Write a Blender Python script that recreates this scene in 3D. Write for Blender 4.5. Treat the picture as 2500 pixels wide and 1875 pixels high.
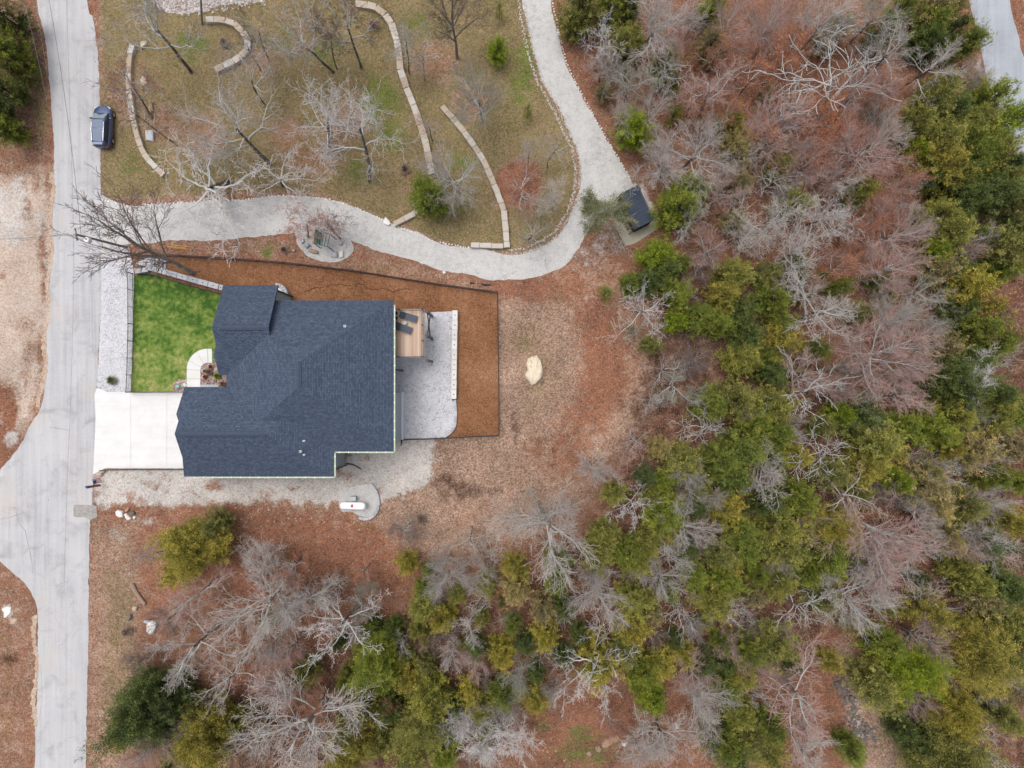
import bpy, bmesh, math, random
import numpy as np
from mathutils import Vector, Matrix, Quaternion

R = math.radians
random.seed(7)
rng = np.random.default_rng(7)
sc = bpy.context.scene
for o in list(bpy.data.objects):
    bpy.data.objects.remove(o)
COL = sc.collection

# ---------------------------------------------------------------- camera, world, sun, exposure
S, H = 0.042, 70.0                      # metres per photo pixel at z = 0, camera height
cam = bpy.data.objects.new('camera', bpy.data.cameras.new('camera'))
COL.objects.link(cam)
cam.location = (0, 0, H)
cam.rotation_euler = (0, 0, 0)
cam.data.sensor_width = 36.0
cam.data.lens = 36.0 * H / (2500 * S)
cam.data.clip_end = 4000
sc.camera = cam

w = bpy.data.worlds.new('World')
sc.world = w
w.use_nodes = True
wn = w.node_tree
bgn = wn.nodes['Background']
sky = wn.nodes.new('ShaderNodeTexSky')
sky.sky_type = 'NISHITA'
sky.sun_disc = False
sky.sun_elevation = R(74)
sky.sun_rotation = R(-48)
sky.air_density = 1.0
sky.dust_density = 6.0
sky.ozone_density = 1.0
hs = wn.nodes.new('ShaderNodeHueSaturation')
hs.inputs['Saturation'].default_value = 0.45
wn.links.new(sky.outputs[0], hs.inputs['Color'])
wn.links.new(hs.outputs[0], bgn.inputs['Color'])
bgn.inputs['Strength'].default_value = 0.15
sun = bpy.data.objects.new('sun', bpy.data.lights.new('sun', 'SUN'))
COL.objects.link(sun)
sun.data.energy = 0.85
sun.data.angle = R(32)
sun.data.color = (1.0, 0.965, 0.91)
sun.rotation_mode = 'QUATERNION'
sun.rotation_quaternion = Vector((0.22, -0.20, -0.955)).to_track_quat('-Z', 'Y')
vs = sc.view_settings
vs.view_transform = 'Standard'
vs.look = 'None'
vs.gamma = 1
vs.use_curve_mapping = False
vs.exposure = 0.47

# ---------------------------------------------------------------- helpers
X0, X1, ZL = -30.0, -12.8, -3.5         # the lot falls from the road level to the back yard
def zt(x):
    if x <= X0: return 0.0
    if x >= X1: return ZL
    return ZL * (x - X0) / (X1 - X0)
def P(u, v, h=0.0):
    """the point h above the ground that is seen at photo pixel (u, v)"""
    x = (u - 1250) * S
    for _ in range(8):
        z = zt(x) + h
        x = (u - 1250) * S * (H - z) / H
    z = zt(x) + h
    return Vector((x, -(v - 937.5) * S * (H - z) / H, z))
def Pz(u, v, z):
    k = S * (H - z) / H
    return Vector(((u - 1250) * k, -(v - 937.5) * k, z))
def pix(x, y, z):
    k = S * (H - z) / H
    return (1250 + x / k, 937.5 - y / k)

WL = {}                                  # world location of roots
def tag(o, label=None, cat=None, group=None, kind=None):
    if label: o['label'] = label
    if cat: o['category'] = cat
    if group: o['group'] = group
    if kind: o['kind'] = kind
    return o
def thing(name, loc, label, cat, group=None):
    o = bpy.data.objects.new(name, None)
    COL.objects.link(o)
    o.empty_display_size = 0.2
    o.location = loc
    WL[o.name] = Vector(loc)
    return tag(o, label, cat, group)

class MB:
    def __init__(s):
        s.v, s.f, s.m = [], [], []
    def face(s, pts, m=0):
        n = len(s.v)
        s.v += [tuple(p) for p in pts]
        s.f.append(list(range(n, n + len(pts))))
        s.m.append(m)
        return s
    def add(s, V, F, m=0):
        n = len(s.v)
        s.v += [tuple(p) for p in V]
        s.f += [[i + n for i in f] for f in F]
        s.m += [m] * len(F)
        return s
    def box(s, c, size, rz=0, m=0, rot=None, ch=0.0):
        a, b, d = [q / 2 for q in size]
        if ch:
            V = [(-a,-b,-d),(a,-b,-d),(a,b,-d),(-a,b,-d),(-a,-b,d-ch),(a,-b,d-ch),(a,b,d-ch),(-a,b,d-ch),
                 (-a+ch,-b+ch,d),(a-ch,-b+ch,d),(a-ch,b-ch,d),(-a+ch,b-ch,d)]
            F = [[3,2,1,0],[0,1,5,4],[1,2,6,5],[2,3,7,6],[3,0,4,7],[4,5,9,8],[5,6,10,9],[6,7,11,10],[7,4,8,11],[8,9,10,11]]
        else:
            V = [(-a,-b,-d),(a,-b,-d),(a,b,-d),(-a,b,-d),(-a,-b,d),(a,-b,d),(a,b,d),(-a,b,d)]
            F = [[3,2,1,0],[0,1,5,4],[1,2,6,5],[2,3,7,6],[3,0,4,7],[4,5,6,7]]
        M = rot if rot is not None else Matrix.Rotation(rz, 3, 'Z')
        c = Vector(c)
        return s.add([M @ Vector(p) + c for p in V], F, m)
    def bar(s, p, q, wd, ht=None, m=0):
        p, q = Vector(p), Vector(q)
        d = q - p
        M = d.to_track_quat('X', 'Z').to_matrix()
        return s.box((p + q) / 2, (d.length, wd, ht or wd), rot=M, m=m)
    def tube(s, pts, rad, n=8, m=0, caps=True):
        pts = [Vector(p) for p in pts]
        if not hasattr(rad, '__len__'): rad = [rad] * len(pts)
        rings = []
        for i, p in enumerate(pts):
            d = (pts[min(i+1, len(pts)-1)] - pts[max(i-1, 0)]).normalized()
            a = d.orthogonal().normalized() if i == 0 else (rings_a - d * rings_a.dot(d)).normalized()
            rings_a = a
            b = d.cross(a)
            rings.append([p + (a * math.cos(2*math.pi*k/n) + b * math.sin(2*math.pi*k/n)) * rad[i] for k in range(n)])
        V = [q for r in rings for q in r]
        F = []
        for i in range(len(pts) - 1):
            for k in range(n):
                F.append([i*n+k, i*n+(k+1)%n, (i+1)*n+(k+1)%n, (i+1)*n+k])
        if caps:
            F.append(list(range(n))[::-1])
            F.append([(len(pts)-1)*n + k for k in range(n)])
        return s.add(V, F, m)
    def prism(s, poly, z0, z1, m=0, ch=0.0):
        n = len(poly)
        area = sum(poly[i][0]*poly[(i+1)%n][1] - poly[(i+1)%n][0]*poly[i][1] for i in range(n))
        if area < 0: poly = poly[::-1]
        z0f = z0 if callable(z0) else (lambda x: z0)
        z1f = z1 if callable(z1) else (lambda x: z1)
        cx, cy = sum(p[0] for p in poly)/n, sum(p[1] for p in poly)/n
        V = [(p[0], p[1], z0f(p[0])) for p in poly] + [(p[0], p[1], z1f(p[0]) - ch) for p in poly]
        F = [list(range(n))[::-1]] + [[i, (i+1)%n, n+(i+1)%n, n+i] for i in range(n)]
        if ch:
            for p in poly:
                dx, dy = cx-p[0], cy-p[1]
                L = math.hypot(dx, dy) or 1
                V.append((p[0]+dx/L*ch*1.3, p[1]+dy/L*ch*1.3, z1f(p[0])))
            F += [[n+i, n+(i+1)%n, 2*n+(i+1)%n, 2*n+i] for i in range(n)] + [[2*n+i for i in range(n)]]
        else:
            F += [[n+i for i in range(n)]]
        return s.add(V, F, m)
    def build(s, name, mats, parent=None, loc=None, smooth=False):
        """vertices are world coordinates; parent must be an unrotated root or part"""
        if not isinstance(mats, (list, tuple)): mats = [mats]
        base = Vector((0, 0, 0))
        if parent is not None: base = WL[parent.name]
        elif loc is not None: base = Vector(loc)
        me = bpy.data.meshes.new(name)
        me.from_pydata([(p[0]-base.x, p[1]-base.y, p[2]-base.z) for p in s.v], [], s.f)
        for mm in mats: me.materials.append(mm)
        if len(mats) > 1: me.polygons.foreach_set('material_index', s.m)
        if smooth: me.polygons.foreach_set('use_smooth', [True] * len(me.polygons))
        me.update()
        o = bpy.data.objects.new(name, me)
        COL.objects.link(o)
        if parent is not None:
            o.parent = parent
        elif loc is not None:
            o.location = base
        WL[o.name] = base
        return o

def np_mesh(name, V, Q, mats, idx=None, smooth=False, attr=None):
    """quads (or tris) from numpy arrays; attr: {name: per-vertex float array or Nx4}"""
    me = bpy.data.meshes.new(name)
    V = np.asarray(V, np.float32)
    Q = np.asarray(Q, np.int32)
    nf, k = Q.shape
    me.vertices.add(len(V))
    me.vertices.foreach_set('co', V.ravel())
    me.loops.add(nf * k)
    me.loops.foreach_set('vertex_index', Q.ravel())
    me.polygons.add(nf)
    me.polygons.foreach_set('loop_start', np.arange(0, nf * k, k, dtype=np.int32))
    me.polygons.foreach_set('loop_total', np.full(nf, k, np.int32))
    for mm in mats: me.materials.append(mm)
    if idx is not None: me.polygons.foreach_set('material_index', np.asarray(idx, np.int32))
    if smooth: me.polygons.foreach_set('use_smooth', np.ones(nf, bool))
    me.update(calc_edges=True)
    for nm, a in (attr or {}).items():
        a = np.asarray(a, np.float32)
        if a.ndim == 1:
            at = me.attributes.new(nm, 'FLOAT', 'POINT')
            at.data.foreach_set('value', a)
        else:
            at = me.attributes.new(nm, 'FLOAT_COLOR', 'POINT')
            at.data.foreach_set('color', a.ravel())
    return me
def link(name, me, parent=None):
    o = bpy.data.objects.new(name, me)
    COL.objects.link(o)
    if parent is not None: o.parent = parent
    return o

# ---------------------------------------------------------------- materials
class NT:
    def __init__(s, name, rough=0.8, spec=0.3):
        s.m = bpy.data.materials.new(name)
        s.m.use_nodes = True
        s.t = s.m.node_tree
        s.b = s.t.nodes['Principled BSDF']
        s.b.inputs['Roughness'].default_value = rough
        s.b.inputs['Specular IOR Level'].default_value = spec
        s.geo = None
    def n(s, typ, **kw):
        x = s.t.nodes.new(typ)
        for k, v in kw.items(): setattr(x, k, v)
        return x
    def l(s, a, b): s.t.links.new(a, b)
    def pos(s):
        if not s.geo: s.geo = s.n('ShaderNodeNewGeometry')
        return s.geo.outputs['Position']
    def obj(s):
        return s.n('ShaderNodeTexCoord').outputs['Object']
    def noise(s, vec, scale, detail=3, rough=0.55, dist=0):
        x = s.n('ShaderNodeTexNoise')
        s.l(vec, x.inputs['Vector'])
        x.inputs['Scale'].default_value = scale
        x.inputs['Detail'].default_value = detail
        x.inputs['Roughness'].default_value = rough
        x.inputs['Distortion'].default_value = dist
        return x.outputs['Fac']
    def vor(s, vec, scale, out='Color'):
        x = s.n('ShaderNodeTexVoronoi')
        s.l(vec, x.inputs['Vector'])
        x.inputs['Scale'].default_value = scale
        return x.outputs[out]
    def math(s, op, a, b=None, c=None, clamp=False):
        x = s.n('ShaderNodeMath', operation=op)
        x.use_clamp = clamp
        for i, q in enumerate((a, b, c)):
            if q is None: continue
            if isinstance(q, (int, float)): x.inputs[i].default_value = q
            else: s.l(q, x.inputs[i])
        return x.outputs[0]
    def ramp(s, fac, stops, interp='LINEAR'):
        x = s.n('ShaderNodeValToRGB')
        cr = x.color_ramp
        cr.interpolation = interp
        while len(cr.elements) < len(stops): cr.elements.new(0.5)
        for e, (p, c) in zip(cr.elements, stops):
            e.position = p
            e.color = (*c, 1) if len(c) == 3 else c
        s.l(fac, x.inputs[0])
        return x.outputs[0]
    def mix(s, fac, a, b, blend='MIX'):
        x = s.n('ShaderNodeMix', data_type='RGBA', blend_type=blend)
        for sock, q in ((x.inputs[0], fac), (x.inputs[6], a), (x.inputs[7], b)):
            if isinstance(q, (int, float)): sock.default_value = q
            elif isinstance(q, (tuple, list)): sock.default_value = (*q, 1)
            else: s.l(q, sock)
        return x.outputs[2]
    def bump(s, h, strength=0.4, dist=0.03):
        x = s.n('ShaderNodeBump')
        x.inputs['Strength'].default_value = strength
        x.inputs['Distance'].default_value = dist
        s.l(h, x.inputs['Height'])
        s.l(x.outputs[0], s.b.inputs['Normal'])
    def col(s, c):
        if isinstance(c, (tuple, list)): s.b.inputs['Base Color'].default_value = (*c, 1)
        else: s.l(c, s.b.inputs['Base Color'])
        return s

def sr(r, g, b, k=1.0):
    """8 bit display colour -> linear"""
    f = lambda c: ((c/255 + 0.055)/1.055)**2.4 if c/255 > 0.04045 else c/255/12.92
    return (f(r)*k, f(g)*k, f(b)*k)
K = 0.62
def simple(name, c, rough=0.7, spec=0.3, metal=0.0, var=0.12, scale=6.0, world=False):
    t = NT(name, rough, spec)
    v = t.pos() if world else t.obj()
    f = t.noise(v, scale, 4)
    f2 = t.noise(v, scale * 7, 2)
    d = tuple(q * (1 - var * 2) for q in c)
    e = tuple(min(1, q * (1 + var * 2)) for q in c)
    t.col(t.mix(t.math('MULTIPLY_ADD', f2, 0.4, t.math('MULTIPLY', f, 0.6)), d, e))
    t.b.inputs['Metallic'].default_value = metal
    return t.m
def speckle(name, cols, scale, big=0.6, rough=0.9, bump=0.5, mid=2.2, patch=0.35, dist=0.03):
    """stony or leafy surface: random cells, two larger noises"""
    t = NT(name, rough, 0.2)
    p = t.pos()
    cell = t.vor(p, scale)
    cs = t.n('ShaderNodeSeparateColor'); t.l(cell, cs.inputs[0])
    nz = t.noise(p, mid, 4)
    nb = t.noise(p, big, 3)
    f = t.math('ADD', t.math('MULTIPLY', cs.outputs[0], 0.55), t.math('MULTIPLY_ADD', nz, 0.5, -0.02))
    f = t.math('ADD', f, t.math('MULTIPLY_ADD', nb, patch * 2, -patch), clamp=True)
    n = len(cols)
    t.col(t.ramp(f, [(0.12 + 0.76 * i / (n - 1), c) for i, c in enumerate(cols)]))
    t.bump(cs.outputs[1], bump, dist)
    return t.m

MAT = {}
MAT['gravel'] = speckle('pale_gravel', [sr(150,147,143,K), sr(202,201,199,K), sr(214,213,211,K), sr(230,228,226,K)], 24, patch=0.22, bump=0.25)
MAT['gravel_white'] = speckle('white_gravel', [sr(140,140,147,K), sr(204,204,210,K), sr(222,222,227,K), sr(240,240,243,K)], 14, patch=0.16, bump=0.35)
MAT['mulch'] = speckle('brown_straw', [sr(92,64,42,K), sr(136,94,64,K), sr(154,107,75,K), sr(180,138,108,K)], 14, patch=0.42, big=0.22)
MAT['riverstone'] = speckle('river_stone_bed', [sr(88,70,72,K), sr(150,125,120,K), sr(190,170,160,K), sr(225,215,205,K)], 9, patch=0.1, bump=0.8)
MAT['patch'] = speckle('old_concrete_patch', [sr(150,148,142,K), sr(172,170,166,K), sr(188,186,182,K)], 8, patch=0.2)

def road_mat(name, tint):
    t = NT(name, 0.85, 0.25)
    p = t.pos()
    mp = t.n('ShaderNodeMapping'); t.l(p, mp.inputs['Vector'])
    mp.inputs['Scale'].default_value = (1.6, 0.06, 1)
    streak = t.noise(mp.outputs[0], 1.4, 4)
    big = t.noise(p, 0.18, 5, 0.6)
    fine = t.noise(p, 9, 3)
    f = t.math('ADD', t.math('MULTIPLY', streak, 0.42), t.math('MULTIPLY', big, 0.38))
    f = t.math('ADD', f, t.math('MULTIPLY', fine, 0.28))
    a, b, c = [tuple(q * s_ for q, s_ in zip(x, tint)) for x in (sr(160,160,163,K), sr(198,198,201,K), sr(218,217,218,K))]
    col = t.ramp(f, [(0.30, a), (0.52, b), (0.75, c)])
    stain = t.ramp(t.noise(p, 0.5, 5, 0.65, 0.6), [(0.52, (0,0,0)), (0.74, (1,1,1))])
    col = t.mix(t.math('MULTIPLY', stain, 0.55), col, sr(150,148,146,K))
    sand = t.ramp(t.noise(p, 0.22, 4, 0.6), [(0.55, (0,0,0)), (0.75, (1,1,1))])
    col = t.mix(t.math('MULTIPLY', sand, 0.42), col, sr(214,198,182,K))
    t.col(col)
    t.bump(fine, 0.2, 0.01)
    return t.m
MAT['road'] = road_mat('worn_road', (1, 1, 1))
MAT['road2'] = road_mat('bluish_road', (0.80, 0.86, 0.92))

def conc_mat():
    t = NT('new_concrete', 0.8, 0.3)
    p = t.pos()
    mp = t.n('ShaderNodeMapping'); t.l(p, mp.inputs['Vector']); mp.inputs['Scale'].default_value = (0.16, 1.3, 1)
    f = t.math('ADD', t.math('MULTIPLY', t.noise(p, 0.7, 5), 0.45), t.math('ADD', t.math('MULTIPLY', t.noise(p, 14, 2), 0.25), t.math('MULTIPLY', t.noise(mp.outputs[0], 1.5, 4), 0.3)))
    c = t.ramp(f, [(0.3, (0.46, 0.456, 0.445)), (0.52, (0.545, 0.543, 0.537)), (0.7, (0.585, 0.585, 0.582))])
    t.col(t.mix(t.math('MULTIPLY', t.ramp(t.noise(p, 0.9, 4, .7, .5), [(0.62, (0,0,0)), (0.74, (1,1,1))]), .35), c, (0.40, 0.385, 0.36)))
    return t.m
MAT['concrete'] = conc_mat()

def lawn_mat():
    t = NT('green_turf', 0.9, 0.15)
    p = t.pos()
    n1 = t.noise(p, 0.55, 4, 0.6); n2 = t.noise(p, 2.2, 4, 0.6); n3 = t.noise(p, 22, 2)
    f = t.math('ADD', t.math('MULTIPLY_ADD', n1, 1.0, -0.27), t.math('ADD', t.math('MULTIPLY_ADD', n2, 0.7, -0.18), t.math('MULTIPLY', n3, 0.3)))
    # the turf thins and yellows towards the drive
    sp = t.n('ShaderNodeSeparateXYZ'); t.l(p, sp.inputs[0])
    yel = t.math('MULTIPLY_ADD', sp.outputs[1], -0.03, 0.13)
    f = t.math('ADD', f, t.math('MULTIPLY', yel, 0.8))
    t.col(t.ramp(f, [(0.32, sr(66,100,40,K)), (0.50, sr(104,132,56,K)), (0.66, sr(136,152,78,K)), (0.9, sr(182,174,118,K))]))
    t.bump(n3, 0.5, 0.04)
    return t.m
MAT['lawn'] = lawn_mat()

def ground_mat():
    t = NT('ground_cover', 0.95, 0.1)
    p = t.pos()
    A = t.n('ShaderNodeAttribute', attribute_name='zone_a')
    B = t.n('ShaderNodeAttribute', attribute_name='zone_b')
    sa = t.n('ShaderNodeSeparateColor'); t.l(A.outputs['Color'], sa.inputs[0])
    sb = t.n('ShaderNodeSeparateColor'); t.l(B.outputs['Color'], sb.inputs[0])
    cell = t.n('ShaderNodeSeparateColor'); t.l(t.vor(p, 9.0), cell.inputs[0])
    n1 = t.noise(p, 3.2, 4, 0.65)
    n2 = t.noise(p, 0.42, 5, 0.62)
    n3 = t.noise(p, 0.9, 5, 0.65)
    n4 = t.noise(p, 0.24, 4, 0.6)
    s1 = t.math('ADD', t.math('MULTIPLY', cell.outputs[0], 0.42), t.math('ADD', t.math('MULTIPLY', n1, 0.42), t.math('MULTIPLY', n2, 0.34)))
    s1 = t.math('ADD', s1, -0.09)
    def mask(m, soft=3.0, nz=0.75):
        f = t.math('MULTIPLY_ADD', t.math('ADD', n3, -0.5), nz * 1.6, m)
        f = t.math('ADD', f, t.math('MULTIPLY_ADD', n1, 0.5, -0.25))
        return t.math('MULTIPLY_ADD', t.math('ADD', f, -0.5), soft, 0.5, clamp=True)
    tan = t.ramp(s1, [(0.2, sr(112,88,74,K)), (0.42, sr(156,128,110,K)), (0.6, sr(180,151,132,K)), (0.82, sr(216,192,174,K))])
    litter = t.ramp(s1, [(0.16, sr(84,60,50,K)), (0.36, sr(134,97,80,K)), (0.55, sr(159,114,92,K)), (0.72, sr(178,124,96,K)), (0.9, sr(214,176,150,K))])
    lawn = t.ramp(s1, [(0.18, sr(92,92,56,K)), (0.36, sr(124,118,78,K)), (0.54, sr(148,132,98,K)), (0.70, sr(166,142,114,K)), (0.9, sr(200,174,148,K))])
    green = t.ramp(s1, [(0.2, sr(84,100,46,K)), (0.55, sr(118,128,66,K)), (0.9, sr(156,152,100,K))])
    pale = t.ramp(s1, [(0.15, sr(152,142,134,K)), (0.4, sr(200,194,188,K)), (0.65, sr(218,213,209,K)), (0.9, sr(236,232,228,K))])
    sand = t.ramp(s1, [(0.15, sr(166,142,124,K)), (0.45, sr(203,183,168,K)), (0.85, sr(226,212,201,K))])
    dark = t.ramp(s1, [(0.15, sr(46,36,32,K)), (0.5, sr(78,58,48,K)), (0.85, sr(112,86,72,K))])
    c = t.mix(mask(sa.outputs[1]), tan, litter)
    c = t.mix(mask(sa.outputs[0], 3.0, 0.5), c, lawn)
    c = t.mix(mask(t.math('MULTIPLY', sb.outputs[0], t.math('MULTIPLY_ADD', n2, 1.6, 0.0)), 3.0, 0.8), c, green)
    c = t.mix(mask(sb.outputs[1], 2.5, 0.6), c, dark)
    c = t.mix(mask(sb.outputs[2], 3.0, 0.5), c, sand)
    c = t.mix(mask(sa.outputs[2], 2.5, 1.0), c, pale)
    # broad drift of the whole cover, as soil and moisture change
    c = t.mix(0.5, c, t.ramp(n4, [(0.32, (0.62, 0.63, 0.62)), (0.66, (1.2, 1.16, 1.12))]), 'MULTIPLY')
    t.col(c)
    t.bump(t.math('ADD', n1, t.math('MULTIPLY', cell.outputs[1], 0.6)), 0.7, 0.06)
    return t.m
MAT['ground'] = ground_mat()

def shingle_mat():
    t = NT('blue_slate_shingle', 0.85, 0.25)
    uv = t.n('ShaderNodeUVMap', uv_map='slope').outputs[0]
    br = t.n('ShaderNodeTexBrick')
    t.l(uv, br.inputs['Vector'])
    br.offset = 0.37
    br.inputs['Scale'].default_value = 1.0
    br.inputs['Brick Width'].default_value = 0.25
    br.inputs['Row Height'].default_value = 0.145
    br.inputs['Mortar Size'].default_value = 0.02
    br.inputs['Bias'].default_value = -0.1
    br.inputs['Color1'].default_value = (0.0, 0.0, 0.0, 1)
    br.inputs['Color2'].default_value = (1, 1, 1, 1)
    br.inputs['Mortar'].default_value = (0.0, 0.0, 0.0, 1)
    sp = t.n('ShaderNodeSeparateColor'); t.l(br.outputs['Color'], sp.inputs[0])
    nz = t.noise(uv, 5.5, 3, 0.6); nb = t.noise(uv, 0.35, 3); fine = t.noise(uv, 14, 2)
    f = t.math('ADD', t.math('MULTIPLY', sp.outputs[0], 0.36), t.math('ADD', t.math('MULTIPLY', nz, 0.32), t.math('MULTIPLY', nb, 0.16)))
    f = t.math('ADD', f, t.math('MULTIPLY', fine, 0.2))
    mo = t.math('MULTIPLY_ADD', br.outputs['Fac'], -0.34, 0.09)
    f = t.math('ADD', f, mo)
    t.col(t.ramp(f, [(0.13, sr(50,61,79,K)), (0.45, sr(78,91,112,K)), (0.70, sr(97,110,131,K)), (0.95, sr(132,144,163,K))]))
    t.bump(t.math('ADD', sp.outputs[0], br.outputs['Fac']), 0.35, 0.012)
    return t.m
MAT['shingle'] = shingle_mat()
MAT['cap'] = simple('ridge_cap_shingle', sr(72,86,107,K), 0.85, var=0.2, scale=3)
MAT['siding'] = simple('grey_green_siding', sr(178,194,198,K), 0.6, var=0.03, scale=1.5)
MAT['trim'] = simple('pale_green_trim', sr(198,212,186,K), 0.5, var=0.04)
MAT['white'] = simple('white_paint', (0.72, 0.72, 0.72), 0.45, var=0.03)
MAT['tank'] = simple('white_tank_paint', (0.78, 0.78, 0.79), 0.35, var=0.02, scale=2)
MAT['found'] = simple('pale_foundation', (0.56, 0.57, 0.60), 0.8, var=0.05)
MAT['black'] = simple('black_metal', (0.016, 0.016, 0.02), 0.45, 0.5, var=0.2)
MAT['blackpipe'] = simple('black_plastic', (0.02, 0.02, 0.022), 0.6, var=0.2)
MAT['glass'] = simple('dark_window_glass', (0.03, 0.04, 0.05), 0.08, 0.6, var=0.05)
MAT['deck'] = None
def deck_mat():
    t = NT('cedar_tone_decking', 0.6, 0.3)
    oi = t.n('ShaderNodeObjectInfo')
    mp = t.n('ShaderNodeMapping'); t.l(t.pos(), mp.inputs['Vector'])
    mp.inputs['Scale'].default_value = (12, 0.7, 1)
    g = t.noise(mp.outputs[0], 1.6, 4)
    f = t.math('ADD', t.math('MULTIPLY', oi.outputs['Random'], 0.6), t.math('MULTIPLY', g, 0.5))
    t.col(t.ramp(f, [(0.2, sr(192,164,144,K)), (0.55, sr(218,188,164,K)), (0.9, sr(234,208,186,K))]))
    return t.m
MAT['deck'] = deck_mat()
def stone_mat(name, cols, spots=0.35):
    t = NT(name, 0.9, 0.2)
    p = t.pos()
    oi = t.n('ShaderNodeObjectInfo')
    n1 = t.noise(p, 2.2, 5, 0.65); n2 = t.noise(p, 12, 3)
    f = t.math('ADD', t.math('MULTIPLY', oi.outputs['Random'], 0.45), t.math('ADD', t.math('MULTIPLY', n1, 0.45), t.math('MULTIPLY', n2, 0.2)))
    n = len(cols)
    c = t.ramp(f, [(0.2 + 0.65 * i / (n - 1), q) for i, q in enumerate(cols)])
    lich = t.ramp(t.noise(p, 5, 5, 0.7), [(0.58, (0,0,0)), (0.7, (1,1,1))])
    c = t.mix(t.math('MULTIPLY', lich, spots), c, sr(96,94,92,K))
    t.col(c)
    t.bump(n1, 0.6, 0.05)
    return t.m
MAT['wallstone'] = stone_mat('tan_limestone', [sr(170,152,132,K), sr(198,182,164,K), sr(208,198,186,K), sr(216,212,206,K)])
MAT['greyblock'] = stone_mat('grey_block', [sr(168,170,176,K), sr(196,198,204,K), sr(212,213,216,K)], 0.3)
MAT['whiteblock'] = stone_mat('white_block', [sr(222,220,216,K), sr(238,236,234,K), sr(246,245,243,K)], 0.08)
MAT['whiterock'] = stone_mat('white_rock', [sr(226,218,206,K), sr(244,240,234,K), sr(250,248,246,K)], 0.05)
MAT['boulder'] = stone_mat('cream_boulder', [sr(214,186,148,K), sr(240,224,198,K), sr(250,242,228,K)], 0.1)
MAT['greyrock'] = stone_mat('dark_grey_rock', [sr(88,86,85,K), sr(126,123,121,K), sr(164,158,152,K)], 0.3)
MAT['tanrock'] = stone_mat('tan_rock', [sr(160,132,110,K), sr(196,170,146,K), sr(220,200,180,K)], 0.15)
MAT['wood'] = simple('weathered_log', sr(172,150,134,K), 0.9, var=0.25, scale=5)
MAT['pole'] = simple('weathered_pole', sr(140,136,132,K), 0.9, var=0.2)
MAT['cushion'] = simple('grey_sling', sr(88,94,106,K), 0.8, var=0.06)
MAT['cushion2'] = simple('dark_grey_sling', sr(62,68,78,K), 0.8, var=0.06)
MAT['tabletop'] = simple('frosted_tabletop', sr(158,158,164,K), 0.3, var=0.05)
MAT['tarp'] = simple('dull_green_canvas', sr(86,118,106,K), 0.8, var=0.2, scale=5)
MAT['greenmetal'] = simple('grey_green_metal', sr(96,110,104,K), 0.6, var=0.15)
MAT['pink'] = simple('pink_red_plastic', sr(240,70,120,K), 0.4, var=0.05)
MAT['red'] = simple('faded_red_paint', sr(160,70,64,K), 0.6, var=0.15)
MAT['flagred'] = simple('flag_red', sr(205,60,120,K), 0.7, var=0.05)
MAT['blue'] = simple('dark_blue_paint', sr(66,82,130,K), 0.6, var=0.1)
MAT['yellow'] = simple('yellow_plastic', sr(236,176,40,K), 0.5, var=0.1)
MAT['teal'] = simple('teal_tile', sr(120,200,190,K), 0.4, var=0.05)
MAT['greyplastic'] = simple('grey_green_box', sr(186,196,196,K), 0.5, var=0.06)
MAT['ceramic'] = simple('pale_ceramic', sr(210,215,222,K), 0.3, var=0.05)
MAT['soil'] = simple('potting_soil', (0.02, 0.014, 0.012), 0.95, var=0.3)
MAT['metalroof'] = simple('black_metal_roof', sr(36,52,76,K), 0.55, 0.25, var=0.15, scale=2)
MAT['wire'] = simple('power_cable', sr(120,122,128,K), 0.6, var=0.05)
# ---------------------------------------------------------------- ground (zones of cover painted on a raster in photo pixels)
STEP = 5
U0, V0, UN, VN = -600, -600, 740, 620
def raster(): return np.zeros((VN, UN), np.float32)
uu, vv = np.meshgrid(U0 + STEP * (np.arange(UN) + .5), V0 + STEP * (np.arange(VN) + .5))
def inside(poly, x, y):
    r = np.zeros(x.shape, bool)
    n = len(poly)
    for i in range(n):
        x1, y1 = poly[i]; x2, y2 = poly[(i + 1) % n]
        if y1 == y2: continue
        c = ((y1 > y) != (y2 > y)) & (x < (x2 - x1) * (y - y1) / (y2 - y1) + x1)
        r ^= c
    return r
def blur(a, px):
    k = max(1, int(round(px / STEP)))
    for _ in range(2):
        for ax in (0, 1):
            c = np.cumsum(np.pad(a, [(k + 1, k) if i == ax else (0, 0) for i in (0, 1)], mode='edge'), axis=ax)
            n = a.shape[ax]
            hi = np.take(c, np.arange(2*k + 1, 2*k + 1 + n), axis=ax)
            lo = np.take(c, np.arange(0, n), axis=ax)
            a = (hi - lo) / (2*k + 1)
    return a
Z = {k: raster() for k in ('lawn', 'litter', 'pale', 'green', 'dark', 'sand')}
def paint(zone, poly, val=1.0, soft=12):
    m = blur(inside(poly, uu, vv).astype(np.float32), soft)
    Z[zone][:] = Z[zone] * (1 - m) + val * m
def ell(u, v, a, b, n=20): return [(u + a*math.cos(2*math.pi*i/n), v + b*math.sin(2*math.pi*i/n)) for i in range(n)]

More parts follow.
